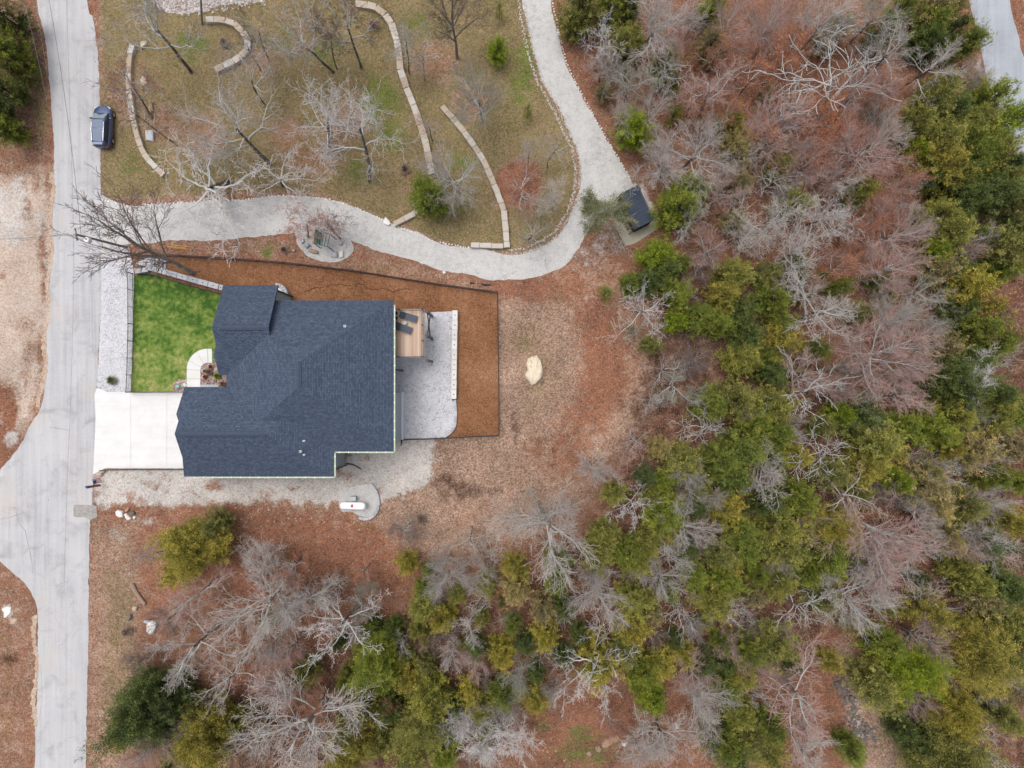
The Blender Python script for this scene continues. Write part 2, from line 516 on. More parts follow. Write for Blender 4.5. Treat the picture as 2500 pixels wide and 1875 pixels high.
Z['litter'][:] = 0.62
NL = [(240,-500),(1272,-500),(1276,0),(1300,116),(1330,205),(1395,320),(1412,420),(1400,520),(1330,605),(1240,622),(1100,600),(960,545),(800,480),(680,470),(246,490)]
paint('litter', NL, 0.12, 8)
paint('lawn', NL, 0.78, 8)
for e in [(470,110,60,50),(1010,60,50,40),(930,250,60,80),(960,330,40,60),(1080,500,80,40),(1270,190,40,90),(700,470,40,20),(330,400,40,40),(1130,400,50,40),(800,130,50,40),(690,100,40,40),(1310,120,30,60),(880,420,60,40)]:
    paint('green', ell(*e), 0.75, 18)
for e in [(860,290,50,60),(700,330,60,60),(760,400,70,50),(1060,150,70,60),(1150,250,60,50),(1250,470,60,60),(1280,420,60,50),(400,300,60,60),(500,330,70,60),(640,150,50,40),(820,330,40,50),(300,250,50,60),(1010,440,50,30),(560,470,80,15)]:
    paint('litter', ell(*e), 0.55, 22); paint('lawn', ell(*e), 0.42, 22)
paint('litter', ell(1265,445,50,45), 1.0, 12); paint('lawn', ell(1265,445,50,45), 0.1, 12)
# strip between gravel drive and yard fence
paint('litter', [(300,596),(405,588),(600,580),(850,590),(1000,640),(1180,690),(1300,690),(1215,715),(850,655),(640,632),(400,622)], 0.5, 6)
paint('green', ell(653,618,18,12), 1.0, 6); paint('green', ell(1010,668,30,10), 0.7, 8); paint('lawn', ell(650,600,90,14), .6, 10); paint('lawn', ell(930,650,70,18), .5, 10)
# clearing behind the house
paint('litter', [(1215,715),(1300,690),(1480,660),(1560,760),(1590,880),(1560,1010),(1500,1120),(1400,1250),(1250,1330),(1000,1350),(900,1330),(700,1290),(560,1240),(900,1230),(1070,1110)], 0.16, 30)
paint('litter', [(1380,690),(1480,700),(1520,800),(1540,900),(1500,1000),(1440,1080),(1390,1040),(1430,900),(1420,800)], 0.95, 40)
paint('litter', [(1180,690),(1300,680),(1440,700),(1380,740),(1300,735),(1225,720)], 0.85, 16)
paint('litter', [(1330,1010),(1420,1040),(1470,1160),(1380,1200),(1330,1150)], 0.66, 35)
paint('litter', [(560,1250),(900,1240),(980,1300),(930,1500),(600,1420),(540,1330)], 0.72, 40)
paint('lawn', [(1235,760),(1350,730),(1400,860),(1380,1000),(1300,1080),(1230,1060)], 0.40, 40)
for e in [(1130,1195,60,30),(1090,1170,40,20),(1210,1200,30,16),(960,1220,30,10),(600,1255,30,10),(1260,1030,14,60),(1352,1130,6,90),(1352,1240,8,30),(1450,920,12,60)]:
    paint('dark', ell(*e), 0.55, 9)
rr_ = random.Random(3)
CLEAR = [(1225,730),(1480,680),(1560,780),(1560,1000),(1450,1180),(1300,1320),(1000,1360),(600,1290),(560,1245),(960,1225),(1080,1100),(1225,1070)]
for _ in range(150):
    a_, b_ = rr_.uniform(560,1560), rr_.uniform(690,1400)
    if not inside(CLEAR, np.array([a_]), np.array([b_]))[0]: continue
    zn = rr_.choice(['litter','litter','litter','green','pale','dark','lawn'])
    s_ = rr_.uniform(8,34)
    paint(zn, ell(a_, b_, s_, s_*rr_.uniform(.4,1)), {'litter': rr_.choice([.1,.5,.65]), 'green': .5, 'pale': .42, 'dark': .5, 'lawn': .55}[zn], rr_.uniform(12,26))
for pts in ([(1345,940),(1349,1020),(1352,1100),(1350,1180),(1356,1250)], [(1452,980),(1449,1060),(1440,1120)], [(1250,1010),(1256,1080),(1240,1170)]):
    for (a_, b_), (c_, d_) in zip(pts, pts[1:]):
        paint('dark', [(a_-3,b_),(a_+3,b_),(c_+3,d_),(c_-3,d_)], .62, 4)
for e in [(1700,860,60,60),(1640,820,40,25)]:
    paint('litter', ell(*e), 0.3, 16)
# road verges
paint('litter', [(214,1285),(330,1280),(340,1500),(300,1900),(205,1900)], 0.36, 14); paint('lawn', [(240,1370),(350,1390),(350,1700),(260,1875),(235,1875)], 0.5, 18)
paint('litter', [(-600,1380),(30,1400),(92,1505),(90,1900),(-600,1900)], 0.52, 5); paint('lawn', [(-600,1560),(40,1520),(70,1600),(60,1900),(-600,1900)], 0.35, 20)
paint('green', [(60,1480),(80,1500),(78,1720),(60,1740)], 0.6, 10); paint('green', [(0,1545),(40,1540),(40,1600),(0,1620)], .4, 10)
paint('dark', ell(20,1610,30,22), 0.6, 8); paint('pale', ell(18,1492,14,16), 0.9, 4); paint('pale', ell(35,1520,12,10), 0.8, 4)
paint('litter', [(-600,-600),(100,-600),(122,250),(128,420),(60,440),(0,470),(-600,500)], 0.52, 12)
paint('green', [(88,100),(100,130),(115,300),(98,310)], 0.8, 10); paint('lawn', [(76,20),(105,90),(124,330),(84,360)], 0.75, 14)
paint('litter', [(0,440),(130,400),(108,930),(60,1060),(10,1060),(30,930),(0,930)], 0.2, 14)
paint('sand', [(80,410),(130,400),(126,600),(116,800),(108,930),(92,1000),(50,1080),(30,1060),(50,900),(60,700),(66,520)], 0.85, 20)
paint('sand', [(-600,480),(40,425),(130,420),(112,930),(30,940),(-600,940)], 0.8, 14)
paint('pale', [(-600,490),(30,440),(60,430),(72,520),(60,600),(34,650),(20,600),(-600,600)], 0.66, 16)

paint('pale', ell(28,1070,18,26), 0.8, 6)
paint('litter', [(-600,600),(0,600),(16,640),(20,820),(30,900),(0,950),(-600,960)], 0.8, 8); paint('pale', [(-600,600),(0,600),(14,640),(18,820),(24,900),(0,950),(-600,960)], 0.1, 8)
paint('litter', [(-600,940),(20,950),(44,1000),(36,1060),(8,1120),(0,1146),(-600,1160)], 0.95, 6); paint('sand', [(-600,960),(20,960),(40,1000),(28,1060),(0,1120),(-600,1160)], 0.0, 5)
rv_ = random.Random(17)
for _ in range(110):
    a_, b_ = rv_.uniform(2,124), rv_.uniform(420,1060)
    zn = rv_.choice(['sand','litter','litter','dark','pale','lawn'])
    paint(zn, ell(a_, b_, rv_.uniform(3,14), rv_.uniform(8,42)), {'sand': rv_.choice([.1,.3]), 'litter': .7, 'dark': .42, 'pale': .55, 'lawn': .4}[zn], rv_.uniform(4,11))
for e in [(104,600,7,70),(108,700,6,50),(100,860,8,60)]: paint('sand', ell(*e), .15, 6); paint('litter', ell(*e), .62, 6)
for e in [(92,590,4,30),(96,690,5,34),(72,900,8,10),(70,935,8,8),(80,665,16,8)]: paint('dark', ell(*e), 0.7, 5)
# bare gravelly strip below the house
paint('pale', [(226,1145),(460,1135),(830,1150),(860,1100),(980,1075),(1060,1068),(1052,1120),(1046,1180),(985,1205),(900,1228),(700,1222),(560,1226),(400,1240),(310,1226),(250,1240),(226,1236)], 0.86, 9)
paint('pale', [(860,1100),(1060,1072),(1050,1150),(1000,1195),(900,1225),(840,1215)], 0.9, 20)
for e in [(460,1200,40,12),(700,1180,70,8),(350,1160,30,10),(560,1215,50,8),(620,1175,60,9)]: paint('sand', ell(*e), 0.5, 8)
for e in [(345,1270,40,10),(280,1300,20,14),(300,1320,16,8)]: paint('pale', ell(*e), 0.6, 7)
paint('litter', [(290,1225),(330,1235),(320,1260),(285,1250)], 0.8, 5)
paint('pale', ell(1440,620,70,36), 0.42, 14); paint('pale', ell(1480,560,35,50), 0.45, 9)
paint('pale', [(1500,490),(1530,470),(1545,450),(1570,450),(1602,520),(1608,552),(1560,585),(1540,588),(1510,540)], 0.95, 4)
for _ in range(70):
    a_, b_ = rr_.uniform(235,1060), 0
    b_ = rr_.uniform(1196,1240) if a_ < 940 else rr_.uniform(1085,1205)
    if a_ >= 940: a_ = rr_.uniform(1000,1085)
    paint(rr_.choice(['pale','pale','litter','sand','dark']) if rr_.random() > .3 else 'pale', ell(a_, b_, rr_.uniform(6,22), rr_.uniform(3,10)), rr_.uniform(.1,.9) if rr_.random() > .5 else .75, rr_.uniform(4,8))
for _ in range(40):
    paint(rr_.choice(['sand','dark','pale']), ell(rr_.uniform(240,960), rr_.uniform(1155,1215), rr_.uniform(8,40), rr_.uniform(3,9)), rr_.uniform(.2,.55), rr_.uniform(5,10))
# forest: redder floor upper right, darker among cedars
paint('litter', [(1560,0),(2000,-20),(2200,300),(2260,600),(2180,760),(2000,640),(1850,420),(1700,300),(1600,200)], 1.0, 30)
paint('litter', [(2050,1230),(2300,1230),(2280,1420),(2080,1440)], 1.0, 15)
paint('litter', [(560,1340),(820,1400),(800,1640),(600,1640)], 1.0, 20)
paint('litter', [(1260,1690),(1700,1700),(1760,1900),(1280,1900)], 0.85, 16)
paint('litter', [(1850,1690),(2040,1640),(2060,1900),(1860,1900)], 0.95, 14)
for e in [(1450,1830,90,40),(1420,1790,40,20),(1330,1770,40,20),(1340,1860,60,20),(2090,1840,40,60),(2160,1790,20,50)]: paint('green', ell(*e), 0.75, 14)
paint('litter', [(2040,1560),(2080,1560),(2110,1700),(2200,1740),(2230,1800),(2280,1900),(2080,1900),(2080,1800)], 0.22, 12)
for e in [(2062,1690,22,30),(2085,1740,26,40),(2110,1790,36,24)]: paint('pale', ell(*e), 0.35, 10)
# verges of the far right road
paint('sand', [(2370,-200),(2400,0),(2440,220),(2405,210),(2350,40),(2320,-200)], 0.35, 6); paint('litter', [(2340,-200),(2385,0),(2440,220),(2400,210),(2350,60)], 0.75, 8)
paint('litter', [(2455,-200),(2700,-200),(2700,200),(2520,200)], 0.8, 6); paint('sand', [(2455,-200),(2700,-200),(2700,200),(2520,200)], 0.35, 6)
paint('pale', ell(2392,160,10,40), 0.7, 6)

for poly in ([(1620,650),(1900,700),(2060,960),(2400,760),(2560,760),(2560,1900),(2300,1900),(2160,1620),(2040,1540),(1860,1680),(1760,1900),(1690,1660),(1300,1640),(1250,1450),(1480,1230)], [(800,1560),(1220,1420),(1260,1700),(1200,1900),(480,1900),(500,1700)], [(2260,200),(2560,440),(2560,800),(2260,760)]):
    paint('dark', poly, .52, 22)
gx = np.concatenate([[-900,-300,-120], np.arange(-64, 64.01, 0.3), [120, 300, 900]])
gy = np.concatenate([[-900,-300,-110], np.arange(-50, 50.01, 0.3), [110, 300, 900]])
gx = np.sort(np.concatenate([gx, [X0, X1]]))
nx, ny = len(gx), len(gy)
GX, GY = np.meshgrid(gx, gy)
GZ = np.where(GX <= X0, 0, np.where(GX >= X1, ZL, ZL * (GX - X0) / (X1 - X0)))
KK = S * (H - GZ) / H
PU, PV = 1250 + GX / KK, 937.5 - GY / KK
iu = np.clip((PU - U0) / STEP - .5, 0, UN - 2); iv = np.clip((PV - V0) / STEP - .5, 0, VN - 2)
i0, j0 = iu.astype(int), iv.astype(int)
fu, fv = iu - i0, iv - j0
def samp(a):
    return (a[j0, i0]*(1-fu)*(1-fv) + a[j0, i0+1]*fu*(1-fv) + a[j0+1, i0]*(1-fu)*fv + a[j0+1, i0+1]*fu*fv).ravel()
one = np.ones(nx * ny, np.float32)
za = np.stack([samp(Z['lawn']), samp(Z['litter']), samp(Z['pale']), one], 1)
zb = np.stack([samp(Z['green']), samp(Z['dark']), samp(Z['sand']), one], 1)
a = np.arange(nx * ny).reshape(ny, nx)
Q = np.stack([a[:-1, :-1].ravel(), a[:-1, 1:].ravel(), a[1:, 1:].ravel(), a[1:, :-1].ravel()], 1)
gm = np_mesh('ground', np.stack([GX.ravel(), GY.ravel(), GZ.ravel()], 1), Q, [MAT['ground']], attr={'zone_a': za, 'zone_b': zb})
tag(link('ground', gm), kind='structure')
def zone_at(u, v):
    j, i = int((v - V0) / STEP), int((u - U0) / STEP)
    return {k: float(a_[min(max(j,0),VN-1), min(max(i,0),UN-1)]) for k, a_ in Z.items()}

# ---------------------------------------------------------------- sheets on the ground
def wob(poly, amp, step=9, smooth=True):
    """photo polygon -> finer outline with a natural, uneven edge"""
    out = []
    n = len(poly)
    for i in range(n):
        p0, p1, p2, p3 = [poly[(i + k) % n] for k in (-1, 0, 1, 2)]
        L = math.hypot(p2[0]-p1[0], p2[1]-p1[1])
        m = max(1, int(L / step))
        for k in range(m):
            t = k / m
            if smooth and L < 400:
                q = [0.5*((2*p1[c]) + (-p0[c]+p2[c])*t + (2*p0[c]-5*p1[c]+4*p2[c]-p3[c])*t*t + (-p0[c]+3*p1[c]-3*p2[c]+p3[c])*t**3) for c in (0, 1)]
            else:
                q = [p1[c] + (p2[c]-p1[c])*t for c in (0, 1)]
            out.append((q[0] + random.uniform(-amp, amp), q[1] + random.uniform(-amp, amp)))
    return out
def sheet(name, poly, dz, m, parent=None, thick=0.0):
    bm = bmesh.new()
    f = bm.faces.new([bm.verts.new((*P(u, v)[:2], 0)) for u, v in poly])
    bmesh.ops.triangulate(bm, faces=bm.faces[:])
    for x in (X0, X1):
        bmesh.ops.bisect_plane(bm, geom=bm.verts[:] + bm.edges[:] + bm.faces[:], plane_co=(x, 0, 0), plane_no=(1, 0, 0), dist=1e-5)
    for q in bm.verts: q.co.z = zt(q.co.x) + dz
    for q in bm.faces:
        if q.normal.z < 0: q.normal_flip()
    if thick:
        top = bm.faces[:]
        r = bmesh.ops.extrude_face_region(bm, geom=top)
        for q in r['geom']:
            if isinstance(q, bmesh.types.BMVert): q.co.z -= thick
        bmesh.ops.recalc_face_normals(bm, faces=bm.faces[:])
    me = bpy.data.meshes.new(name)
    bm.to_mesh(me); bm.free()
    me.materials.append(m)
    o = link(name, me, parent)
    WL[o.name] = Vector((0, 0, 0))
    if parent is None: tag(o, kind='structure')
    return o

ROAD_L = [(60,-300),(90,0),(110,87),(121,202),(132,347),(130,480),(127,590),(122,690),(116,780),(110,930),(100,995),(78,1030),(52,1082),(0,1148),(-60,1200),(-300,1220),(-300,1310),(-60,1330),(0,1371),(32,1400),(61,1424),(84,1464),(92,1505),(92,1684),(87,1742),(85,1875),(80,2200)]
ROAD_R = [(208,2200),(210,1875),(213,1684),(216,1598),(217,1400),(221,1270),(226,1232),(227,1180),(231,1100),(234,1015),(237,947),(240,865),(244,807),(246,706),(246,480),(246,376),(245,260),(240,145),(228,49),(212,0),(180,-300)]
road = sheet('road', wob(ROAD_L + ROAD_R, 1.3, 9), 0.024, MAT['road'])
MAT['dirt'] = speckle('tan_shoulder_dirt', [sr(150,120,98,K), sr(190,162,140,K), sr(208,188,170,K), sr(222,208,196,K)], 14, patch=0.3, bump=0.2, big=0.5)
rd_ = random.Random(8)
for seg in ([(60,420,131),(60,560,128),(60,640,125),(60,760,117),(60,880,113),(60,950,107),(60,1000,97)], [(90,1500,92),(90,1600,93),(90,1700,92),(90,1780,88)]):
    rt_ = []
    for (l0, b0, x0), (l1, b1, x1) in zip(seg, seg[1:]):
        n_ = int((b1 - b0) / 6)
        for k_ in range(n_):
            t_ = k_ / n_
            rt_.append((x0 + (x1 - x0)*t_ + rd_.uniform(-1, 1)*2.2 + 3.5*math.sin((b0 + (b1-b0)*t_)/23.) + (2.5 if seg[0][1] < 1000 else -1), b0 + (b1 - b0)*t_))
    lf_ = [(p[0] - rd_.uniform(7, 14), p[1]) for p in rt_][::-1]
    sheet('dirt_shoulder', rt_ + lf_, 0.028, MAT['dirt'])
def strip(name, pts, wd, dz, m, parent=None, jit=0.0, sub=10):
    """thin painted or open line following the ground, in photo pixels"""
    q = []
    for i in range(len(pts) - 1):
        a_, b_ = pts[i], pts[i+1]
        n = max(1, int(math.hypot(b_[0]-a_[0], b_[1]-a_[1]) / sub))
        for k in range(n):
            t = k / n
            q.append((a_[0]+(b_[0]-a_[0])*t + random.uniform(-jit, jit), a_[1]+(b_[1]-a_[1])*t + random.uniform(-jit, jit)))
    q.append(pts[-1])
    mb = MB()
    L, Rr = [], []
    for i, p in enumerate(q):
        w3 = P(*p)
        d = (P(*q[min(i+1, len(q)-1)]) - P(*q[max(i-1, 0)])); d.z = 0; d.normalize()
        nrm = Vector((-d.y, d.x, 0)) * wd / 2 * random.uniform(0.6, 1.3 if jit else 1.0)
        for lst, s_ in ((L, 1), (Rr, -1)):
            c = w3 + nrm * s_
            lst.append((c.x, c.y, zt(c.x) + dz))
    for i in range(len(q) - 1):
        mb.face([L[i], Rr[i], Rr[i+1], L[i+1]])
    return mb.build(name, m, parent)
MAT['seam'] = simple('dark_seam', sr(158,157,158,K), 0.9, var=0.15)
for pts, wd in [([(160,-100),(172,290),(178,480),(181,640),(178,800),(172,1010),(166,1130),(161,1290),(156,1450)], 0.04),
                ([(121,1042),(171,1051)], 0.05), ([(226,1200),(226,1240)], 0.12),
                ([(62,1295),(70,1330),(78,1370),(80,1400)], 0.06), ([(40,1250),(48,1280),(62,1295)], 0.05), ([(0,1268),(30,1262),(60,1250)], 0.04),
                ([(130,1432),(150,1424),(165,1420)], 0.03), ([(225,700),(226,860)], 0.03), ([(100,1620),(104,1700),(96,1760)], 0.03)]:
    strip('road_seam', pts, wd, 0.029, MAT['seam'], road, jit=0.5)
sheet('road_patch', wob([(180,1232),(226,1233),(236,1236),(238,1262),(222,1270),(207,1262),(180,1262)], .6, 8, False), 0.030, MAT['patch'])
ROAD2 = [(2320,-250),(2365,0),(2385,70),(2400,150),(2415,215),(2440,290),(2470,355),(2520,420),(2640,540),(2700,420),(2600,300),(2560,230),(2500,140),(2487,90),(2465,0),(2440,-250)]
sheet('far_road', wob(ROAD2, 0.8, 12), 0.020, MAT['road2'])
GD = [(240,486),(278,492),(318,503),(390,498),(500,492),(600,487),(687,477),(739,479),(803,486),(860,503),(933,535),(976,555),(1020,567),(1063,590),(1109,602),(1179,608),(1243,623),(1287,616),(1330,599),(1368,570),(1397,518),(1414,469),(1418,420),(1408,362),(1385,312),(1368,269),(1324,197),(1301,116),(1287,49),(1276,0),(1262,-250),
      (1330,-250),(1345,0),(1362,75),(1379,150),(1408,208),(1440,269),(1481,341),(1533,428),(1544,454),(1520,480),(1498,509),(1455,535),(1402,622),(1374,651),(1316,674),(1281,681),(1200,684),(1179,680),(1135,668),(1077,660),(1005,634),(933,616),(889,599),(849,584),(790,560),(701,571),(600,580),(521,587),(405,587),(376,593),(307,597),(256,622),(240,645)]
sheet('gravel_drive', wob(GD, 1.6, 8), 0.012, MAT['gravel'])
sheet('gravel_pad', wob([(725,592),(722,560),(745,540),(800,535),(850,560),(858,590),(862,612),(840,634),(800,640),(758,628),(738,612)], 1.2, 7), 0.016, MAT['gravel'])
sheet('white_gravel_strip', wob([(244,645),(258,618),(310,600),(318,622),(327,676),(325,800),(320,957),(256,958),(238,947),(241,865),(245,760)], 0.7, 9), 0.010, MAT['gravel_white'])
sheet('front_lawn', wob([(328,676),(345,664),(372,668),(545,722),(640,790),(640,950),(490,957),(320,957),(323,850)], 0.6, 8, False), 0.014, MAT['lawn'])
sheet('straw_yard', wob([(392,636),(408,624),(470,626),(600,636),(700,644),(800,655),(950,675),(1080,692),(1215,715),(1217,890),(1219,1063),(1110,1068),(980,1071),(700,1000),(560,800),(544,706),(450,682),(385,668)], 0.8, 9, False), 0.008, MAT['mulch'])
sheet('gravel_yard', wob([(900,850),(1000,770),(1040,763),(1105,760),(1104,975),(1113,985),(1113,1036),(1104,1050),(1085,1068),(980,1072),(850,1085)], 0.8, 7, False), 0.018, MAT['gravel_white'])
sheet('rock_gully', wob([(360,-60),(640,-60),(645,0),(560,12),(480,30),(430,34),(400,25),(375,8)], 3, 9), 0.02, speckle('washed_river_rock', [sr(130,100,88,K), sr(176,160,152,K), sr(206,200,197,K), sr(228,225,223,K)], 7, patch=0.25, bump=0.9, dist=0.08))
sheet('gravel_pad', wob([(828,1205),(850,1190),(905,1183),(918,1198),(924,1216),(924,1235),(918,1252),(905,1264),(885,1264),(860,1250),(832,1246)], 1.2, 6), 0.012, MAT['gravel'])
sheet('stone_bed', wob([(487,945),(488,905),(494,892),(508,884),(560,884),(560,950)], 0.4, 8, False), 0.016, MAT['riverstone'])
sheet('stone_bed', wob([(424,957),(424,936),(432,926),(458,925),(458,957)], 0.4, 8, False), 0.016, MAT['riverstone'])
crack = [(745,711),(770,704),(800,699),(832,692),(850,697),(880,692),(890,700),(905,707),(935,704),(960,712),(975,707),(1010,706)]
strip('soil_crack', crack, 0.10, 0.014, simple('dark_crack', sr(104,68,44,K), 0.95), jit=2, sub=5)
tag(bpy.data.objects['soil_crack'], kind='structure')
strip('soil_crack', [(958,712),(962,722),(960,745)], 0.06, 0.014, bpy.data.materials['dark_crack'], jit=1, sub=5)
tag(bpy.data.objects['soil_crack.001'], kind='structure')

# concrete drive and walk: separate slabs with open joints
drv = thing('concrete_drive', P(340, 1050), 'white concrete driveway of broad slabs in front of the garage', 'driveway')
drv['kind'] = 'structure'; del drv['category']
def slab(poly, parent, dz=0.05, th=0.12, m=None):
    mb = MB().prism([P(*q)[:2] for q in poly], lambda x: zt(x) + dz - th, lambda x: zt(x) + dz)
    return mb.build('slab', m or MAT['concrete'], parent)
g = .22
sheet('drive_base', [(238,950),(262,958),(500,958),(500,1142.5),(259,1142.5),(229,1156),(232,1110),(234,1015)], 0.022, MAT['concrete'])
for x0, x1, (y0, y1) in [(None, 320-g, (957, 1052-g)), (320+g, 408-g, (957, 1052-g)), (408+g, 500, (957, 1052-g)),
                         (None, 320-g, (1052+g, 1143)), (320+g, 408-g, (1052+g, 1143)), (408+g, 500, (1052+g, 1143))]:
    if x0 is None:
        poly = [(237,947),(262,957),(x1,957),(x1,y1),(233,y1),(234,1015),(231,965)] if y0 == 957 else [(233,y0),(x1,y0),(x1,1143),(258,1143),(228,1158),(230,1110)]
    else:
        poly = [(x0,y0),(x1,y0),(x1,y1),(x0,y1)]
    slab(poly, drv)
wk = thing('front_walk', P(480, 900), 'curved white concrete walk from the drive to the porch', 'walkway')
wk['kind'] = 'structure'; del wk['category']
def arc(cx, cy, rx, ry, a0, a1, n): return [(cx + rx*math.cos(R(a0+(a1-a0)*i/n)), cy + ry*math.sin(R(a0+(a1-a0)*i/n))) for i in range(n+1)]
oc, ic = lambda a: (507+50.5*math.cos(R(a)), 902+50.5*math.sin(R(a))), lambda a: (508+18.5*math.cos(R(a)), 904+18.5*math.sin(R(a)))
cuts = [(180, 205), (205, 238), (238, 270)]
slab([(456.5,944.5),(456.5,925),(489.5,925),(489.5,944.5)], wk); slab([(456.5,924.4),(456.5,902.4),(489.5,904.4),(489.5,924.4)], wk)
slab([(456.5,962),(456.5,945.1),(489.5,945.1),(489.5,962)], wk)
for a0, a1 in cuts:
    n = 5
    slab([oc(a0+.3+(a1-a0-.6)*i/n) for i in range(n+1)] + [ic(a1-.6-(a1-a0-1.2)*i/n) for i in range(n+1)], wk)
slab([(507.6,851.5),(560,851.5),(560,885.5),(508.6,885.5)], wk)
MB().box(P(512, 942, 0.06), (1.9, 0.28, 0.16)).build('slab', MAT['greyblock'], wk)

# ---------------------------------------------------------------- the house
hl = Vector((-21.0, 0, 0))
house = thing('house', hl, 'single storey house with blue grey shingled hip and gable roof', 'house')
E = 3.6
def roof(faces, name='roof', th=0.2):
    bm = bmesh.new()
    uvl = bm.loops.layers.uv.new('slope')
    cache = {}
    def vert(p):
        k = tuple(round(c, 4) for c in p)
        if k not in cache: cache[k] = bm.verts.new(Vector(p) - hl)
        return cache[k]
    for f in faces:
        bf = bm.faces.new([vert(p) for p in f])
        bf.normal_update()
        if bf.normal.z < 0: bf.normal_flip(); bf.normal_update()
        n_ = bf.normal
        t_ = Vector((0, 0, 1)).cross(n_).normalized()
        b_ = n_.cross(t_)
        for l_ in bf.loops:
            l_[uvl].uv = (l_.vert.co.dot(t_), l_.vert.co.dot(b_))
    r = bmesh.ops.extrude_face_region(bm, geom=bm.faces[:], use_keep_orig=True)
    low = [q for q in r['geom'] if isinstance(q, bmesh.types.BMVert)]
    for q in low: q.co.z -= th
    for f in [q for q in r['geom'] if isinstance(q, bmesh.types.BMFace)]: f.normal_flip()
    me = bpy.data.meshes.new(name); bm.to_mesh(me); bm.free()
    me.materials.append(MAT['shingle'])
    o = link(name, me, house)
    WL[o.name] = hl
    return o
# main hip roof
A, B, C, D = (-27.77, 8.13, E), (-11.5, 8.13, E), (-11.5, -6.57, E), (-27.77, -6.57, E)
R1, R2 = (-19.54, 1.95, 7.6), (-19.54, -0.26, 7.6)
roof([[A, R1, B], [B, R1, R2, C], [C, R2, D], [D, R2, R1, A]])
# garage wing, hipped towards the back, twin gable in front
gr = lambda y: 6.4 - 2.8 * abs(y + 4.655) / 4.355
gN, gS = -0.29, -9.01
ge = (-17.29, gS, E); gn = (-17.29, gN, E); rg = (-23.0, -4.655, 6.4); rw = (-31.44, -4.655, 6.4)
roof([[rw, rg, gn, (-31.85, gN, E), (-31.85, -2.87, gr(-2.87)), (-31.44, -3.45, gr(-3.45))],
      [rw, (-31.44, -7.03, gr(-7.03)), (-31.9, gS, E), ge, rg], [rg, ge, gn]])
roof([[(-31.85, -2.87, gr(-2.87) - .004), (-31.85, -4.4, gr(-2.87) - 1.0), (-30.6, -4.4, gr(-2.87) - 1.0), (-30.6, -2.87, gr(-2.87) - .004)]])
# north wing
wr = lambda y: 6.4 - 2.8 * abs(y - 5.27) / 4.35
we, ww = (-22.7, 5.27, 6.4), (-27.97, 5.27, 6.4)
roof([[ww, we, (-22.75, 9.61, E), (-28.05, 9.61, E)],
      [ww, (-28.03, 3.45, wr(3.45)), (-28.5, 2.85, wr(2.85)), (-28.5, 0.87, E), (-22.72, 0.87, E), we]])
roof([[(-28.5, 2.85, wr(2.85) - .004), (-28.5, 4.4, wr(2.85) - 1.0), (-27.4, 4.4, wr(2.85) - 1.0), (-27.4, 2.85, wr(2.85) - .004)]])
# ridge caps: overlapping pieces
def caps(p, q, wd=0.46):
    p, q = Vector(p), Vector(q)
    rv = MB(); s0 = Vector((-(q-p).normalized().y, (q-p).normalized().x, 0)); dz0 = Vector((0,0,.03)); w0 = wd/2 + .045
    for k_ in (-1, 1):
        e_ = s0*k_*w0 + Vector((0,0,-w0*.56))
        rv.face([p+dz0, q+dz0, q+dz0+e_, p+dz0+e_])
    rv.build('ridge_shadow_strip', MAT['black'], house)  # black strips standing in for the thin shadow lines along the cap edges
    n = max(2, int((q - p).length / 0.30))
    d = (q - p).normalized(); s_ = Vector((-d.y, d.x, 0))
    mb = MB()
    for i in range(n):
        a_, b_ = p + (q - p) * (i / n), p + (q - p) * ((i + 1) / n)
        up, u2 = Vector((0, 0, .055)), Vector((0, 0, .035 + .02 * random.random()))
        dr = Vector((0, 0, -wd / 2 * .5))
        mb.face([a_ + up, b_ + u2, b_ + u2 + s_*wd/2 + dr, a_ + up + s_*wd/2 + dr])
        mb.face([b_ + u2, a_ + up, a_ + up - s_*wd/2 + dr, b_ + u2 - s_*wd/2 + dr])
        mb.face([a_ + up, a_ + up + s_*wd/2 + dr, a_ + s_*wd/2 + dr - up*.8, a_ + up - up*.8])
        mb.face([a_ + up, a_ + up - up*.8, a_ - s_*wd/2 + dr - up*.8, a_ + up - s_*wd/2 + dr])
    return mb.build('ridge_cap', MAT['cap'], house)
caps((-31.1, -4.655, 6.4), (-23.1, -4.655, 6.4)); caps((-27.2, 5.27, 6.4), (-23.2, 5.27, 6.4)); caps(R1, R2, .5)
# gutters
def gutter(p, q, o_):
    p, q, o_ = Vector(p), Vector(q), Vector(o_)
    dz = Vector((0, 0, -.06))
    d = (q - p).normalized()
    o = MB().bar(p + o_ + dz, q + o_ + dz, .13, .12).build('gutter', MAT['trim'], house)
    n = int((q - p).length / .9)
    hb = MB()
    for i in range(n):
        hb.box(p + d * (.5 + .9 * i) + o_ + Vector((0, 0, .012)), (.05, .16, .02) if abs(d.x) > .5 else (.16, .05, .02))
    tag(hb.build('hanger', MAT['white'], o), kind='stuff')
    return o
gutter((-11.5, 7.7, E), (-11.5, -6.57, E), (.075, 0, 0)); gutter((-17.29, -6.57, E), (-11.5, -6.57, E), (0, -.075, 0))
gutter((-17.29, -6.57, E), (-17.29, gS, E), (.075, 0, 0)); gutter((-31.4, gS, E), (-17.29, gS, E), (0, -.075, 0))
for u, v, z in [(841,796,5.6),(740,1077,6.3),(732,1103,5.6),(741,1111,5.4)]:
    c = Pz(u, v, z)
    big = 1.3 if v in (796, 1103) else 1.0
    mv = MB().tube([c - Vector((0,0,.5)), c + Vector((0,0,.02))], .07*big, 12).box(c - Vector((0,0,.13)), (.17*big,.17*big,.03), rot=Matrix.Rotation(.4, 3, 'X'))
    o = mv.build('roof_vent', MAT['white'], house)
    MB().tube([c + Vector((0,0,.021)), c + Vector((0,0,.03))], .05*big, 10).build('pipe_mouth', MAT['black'], o)
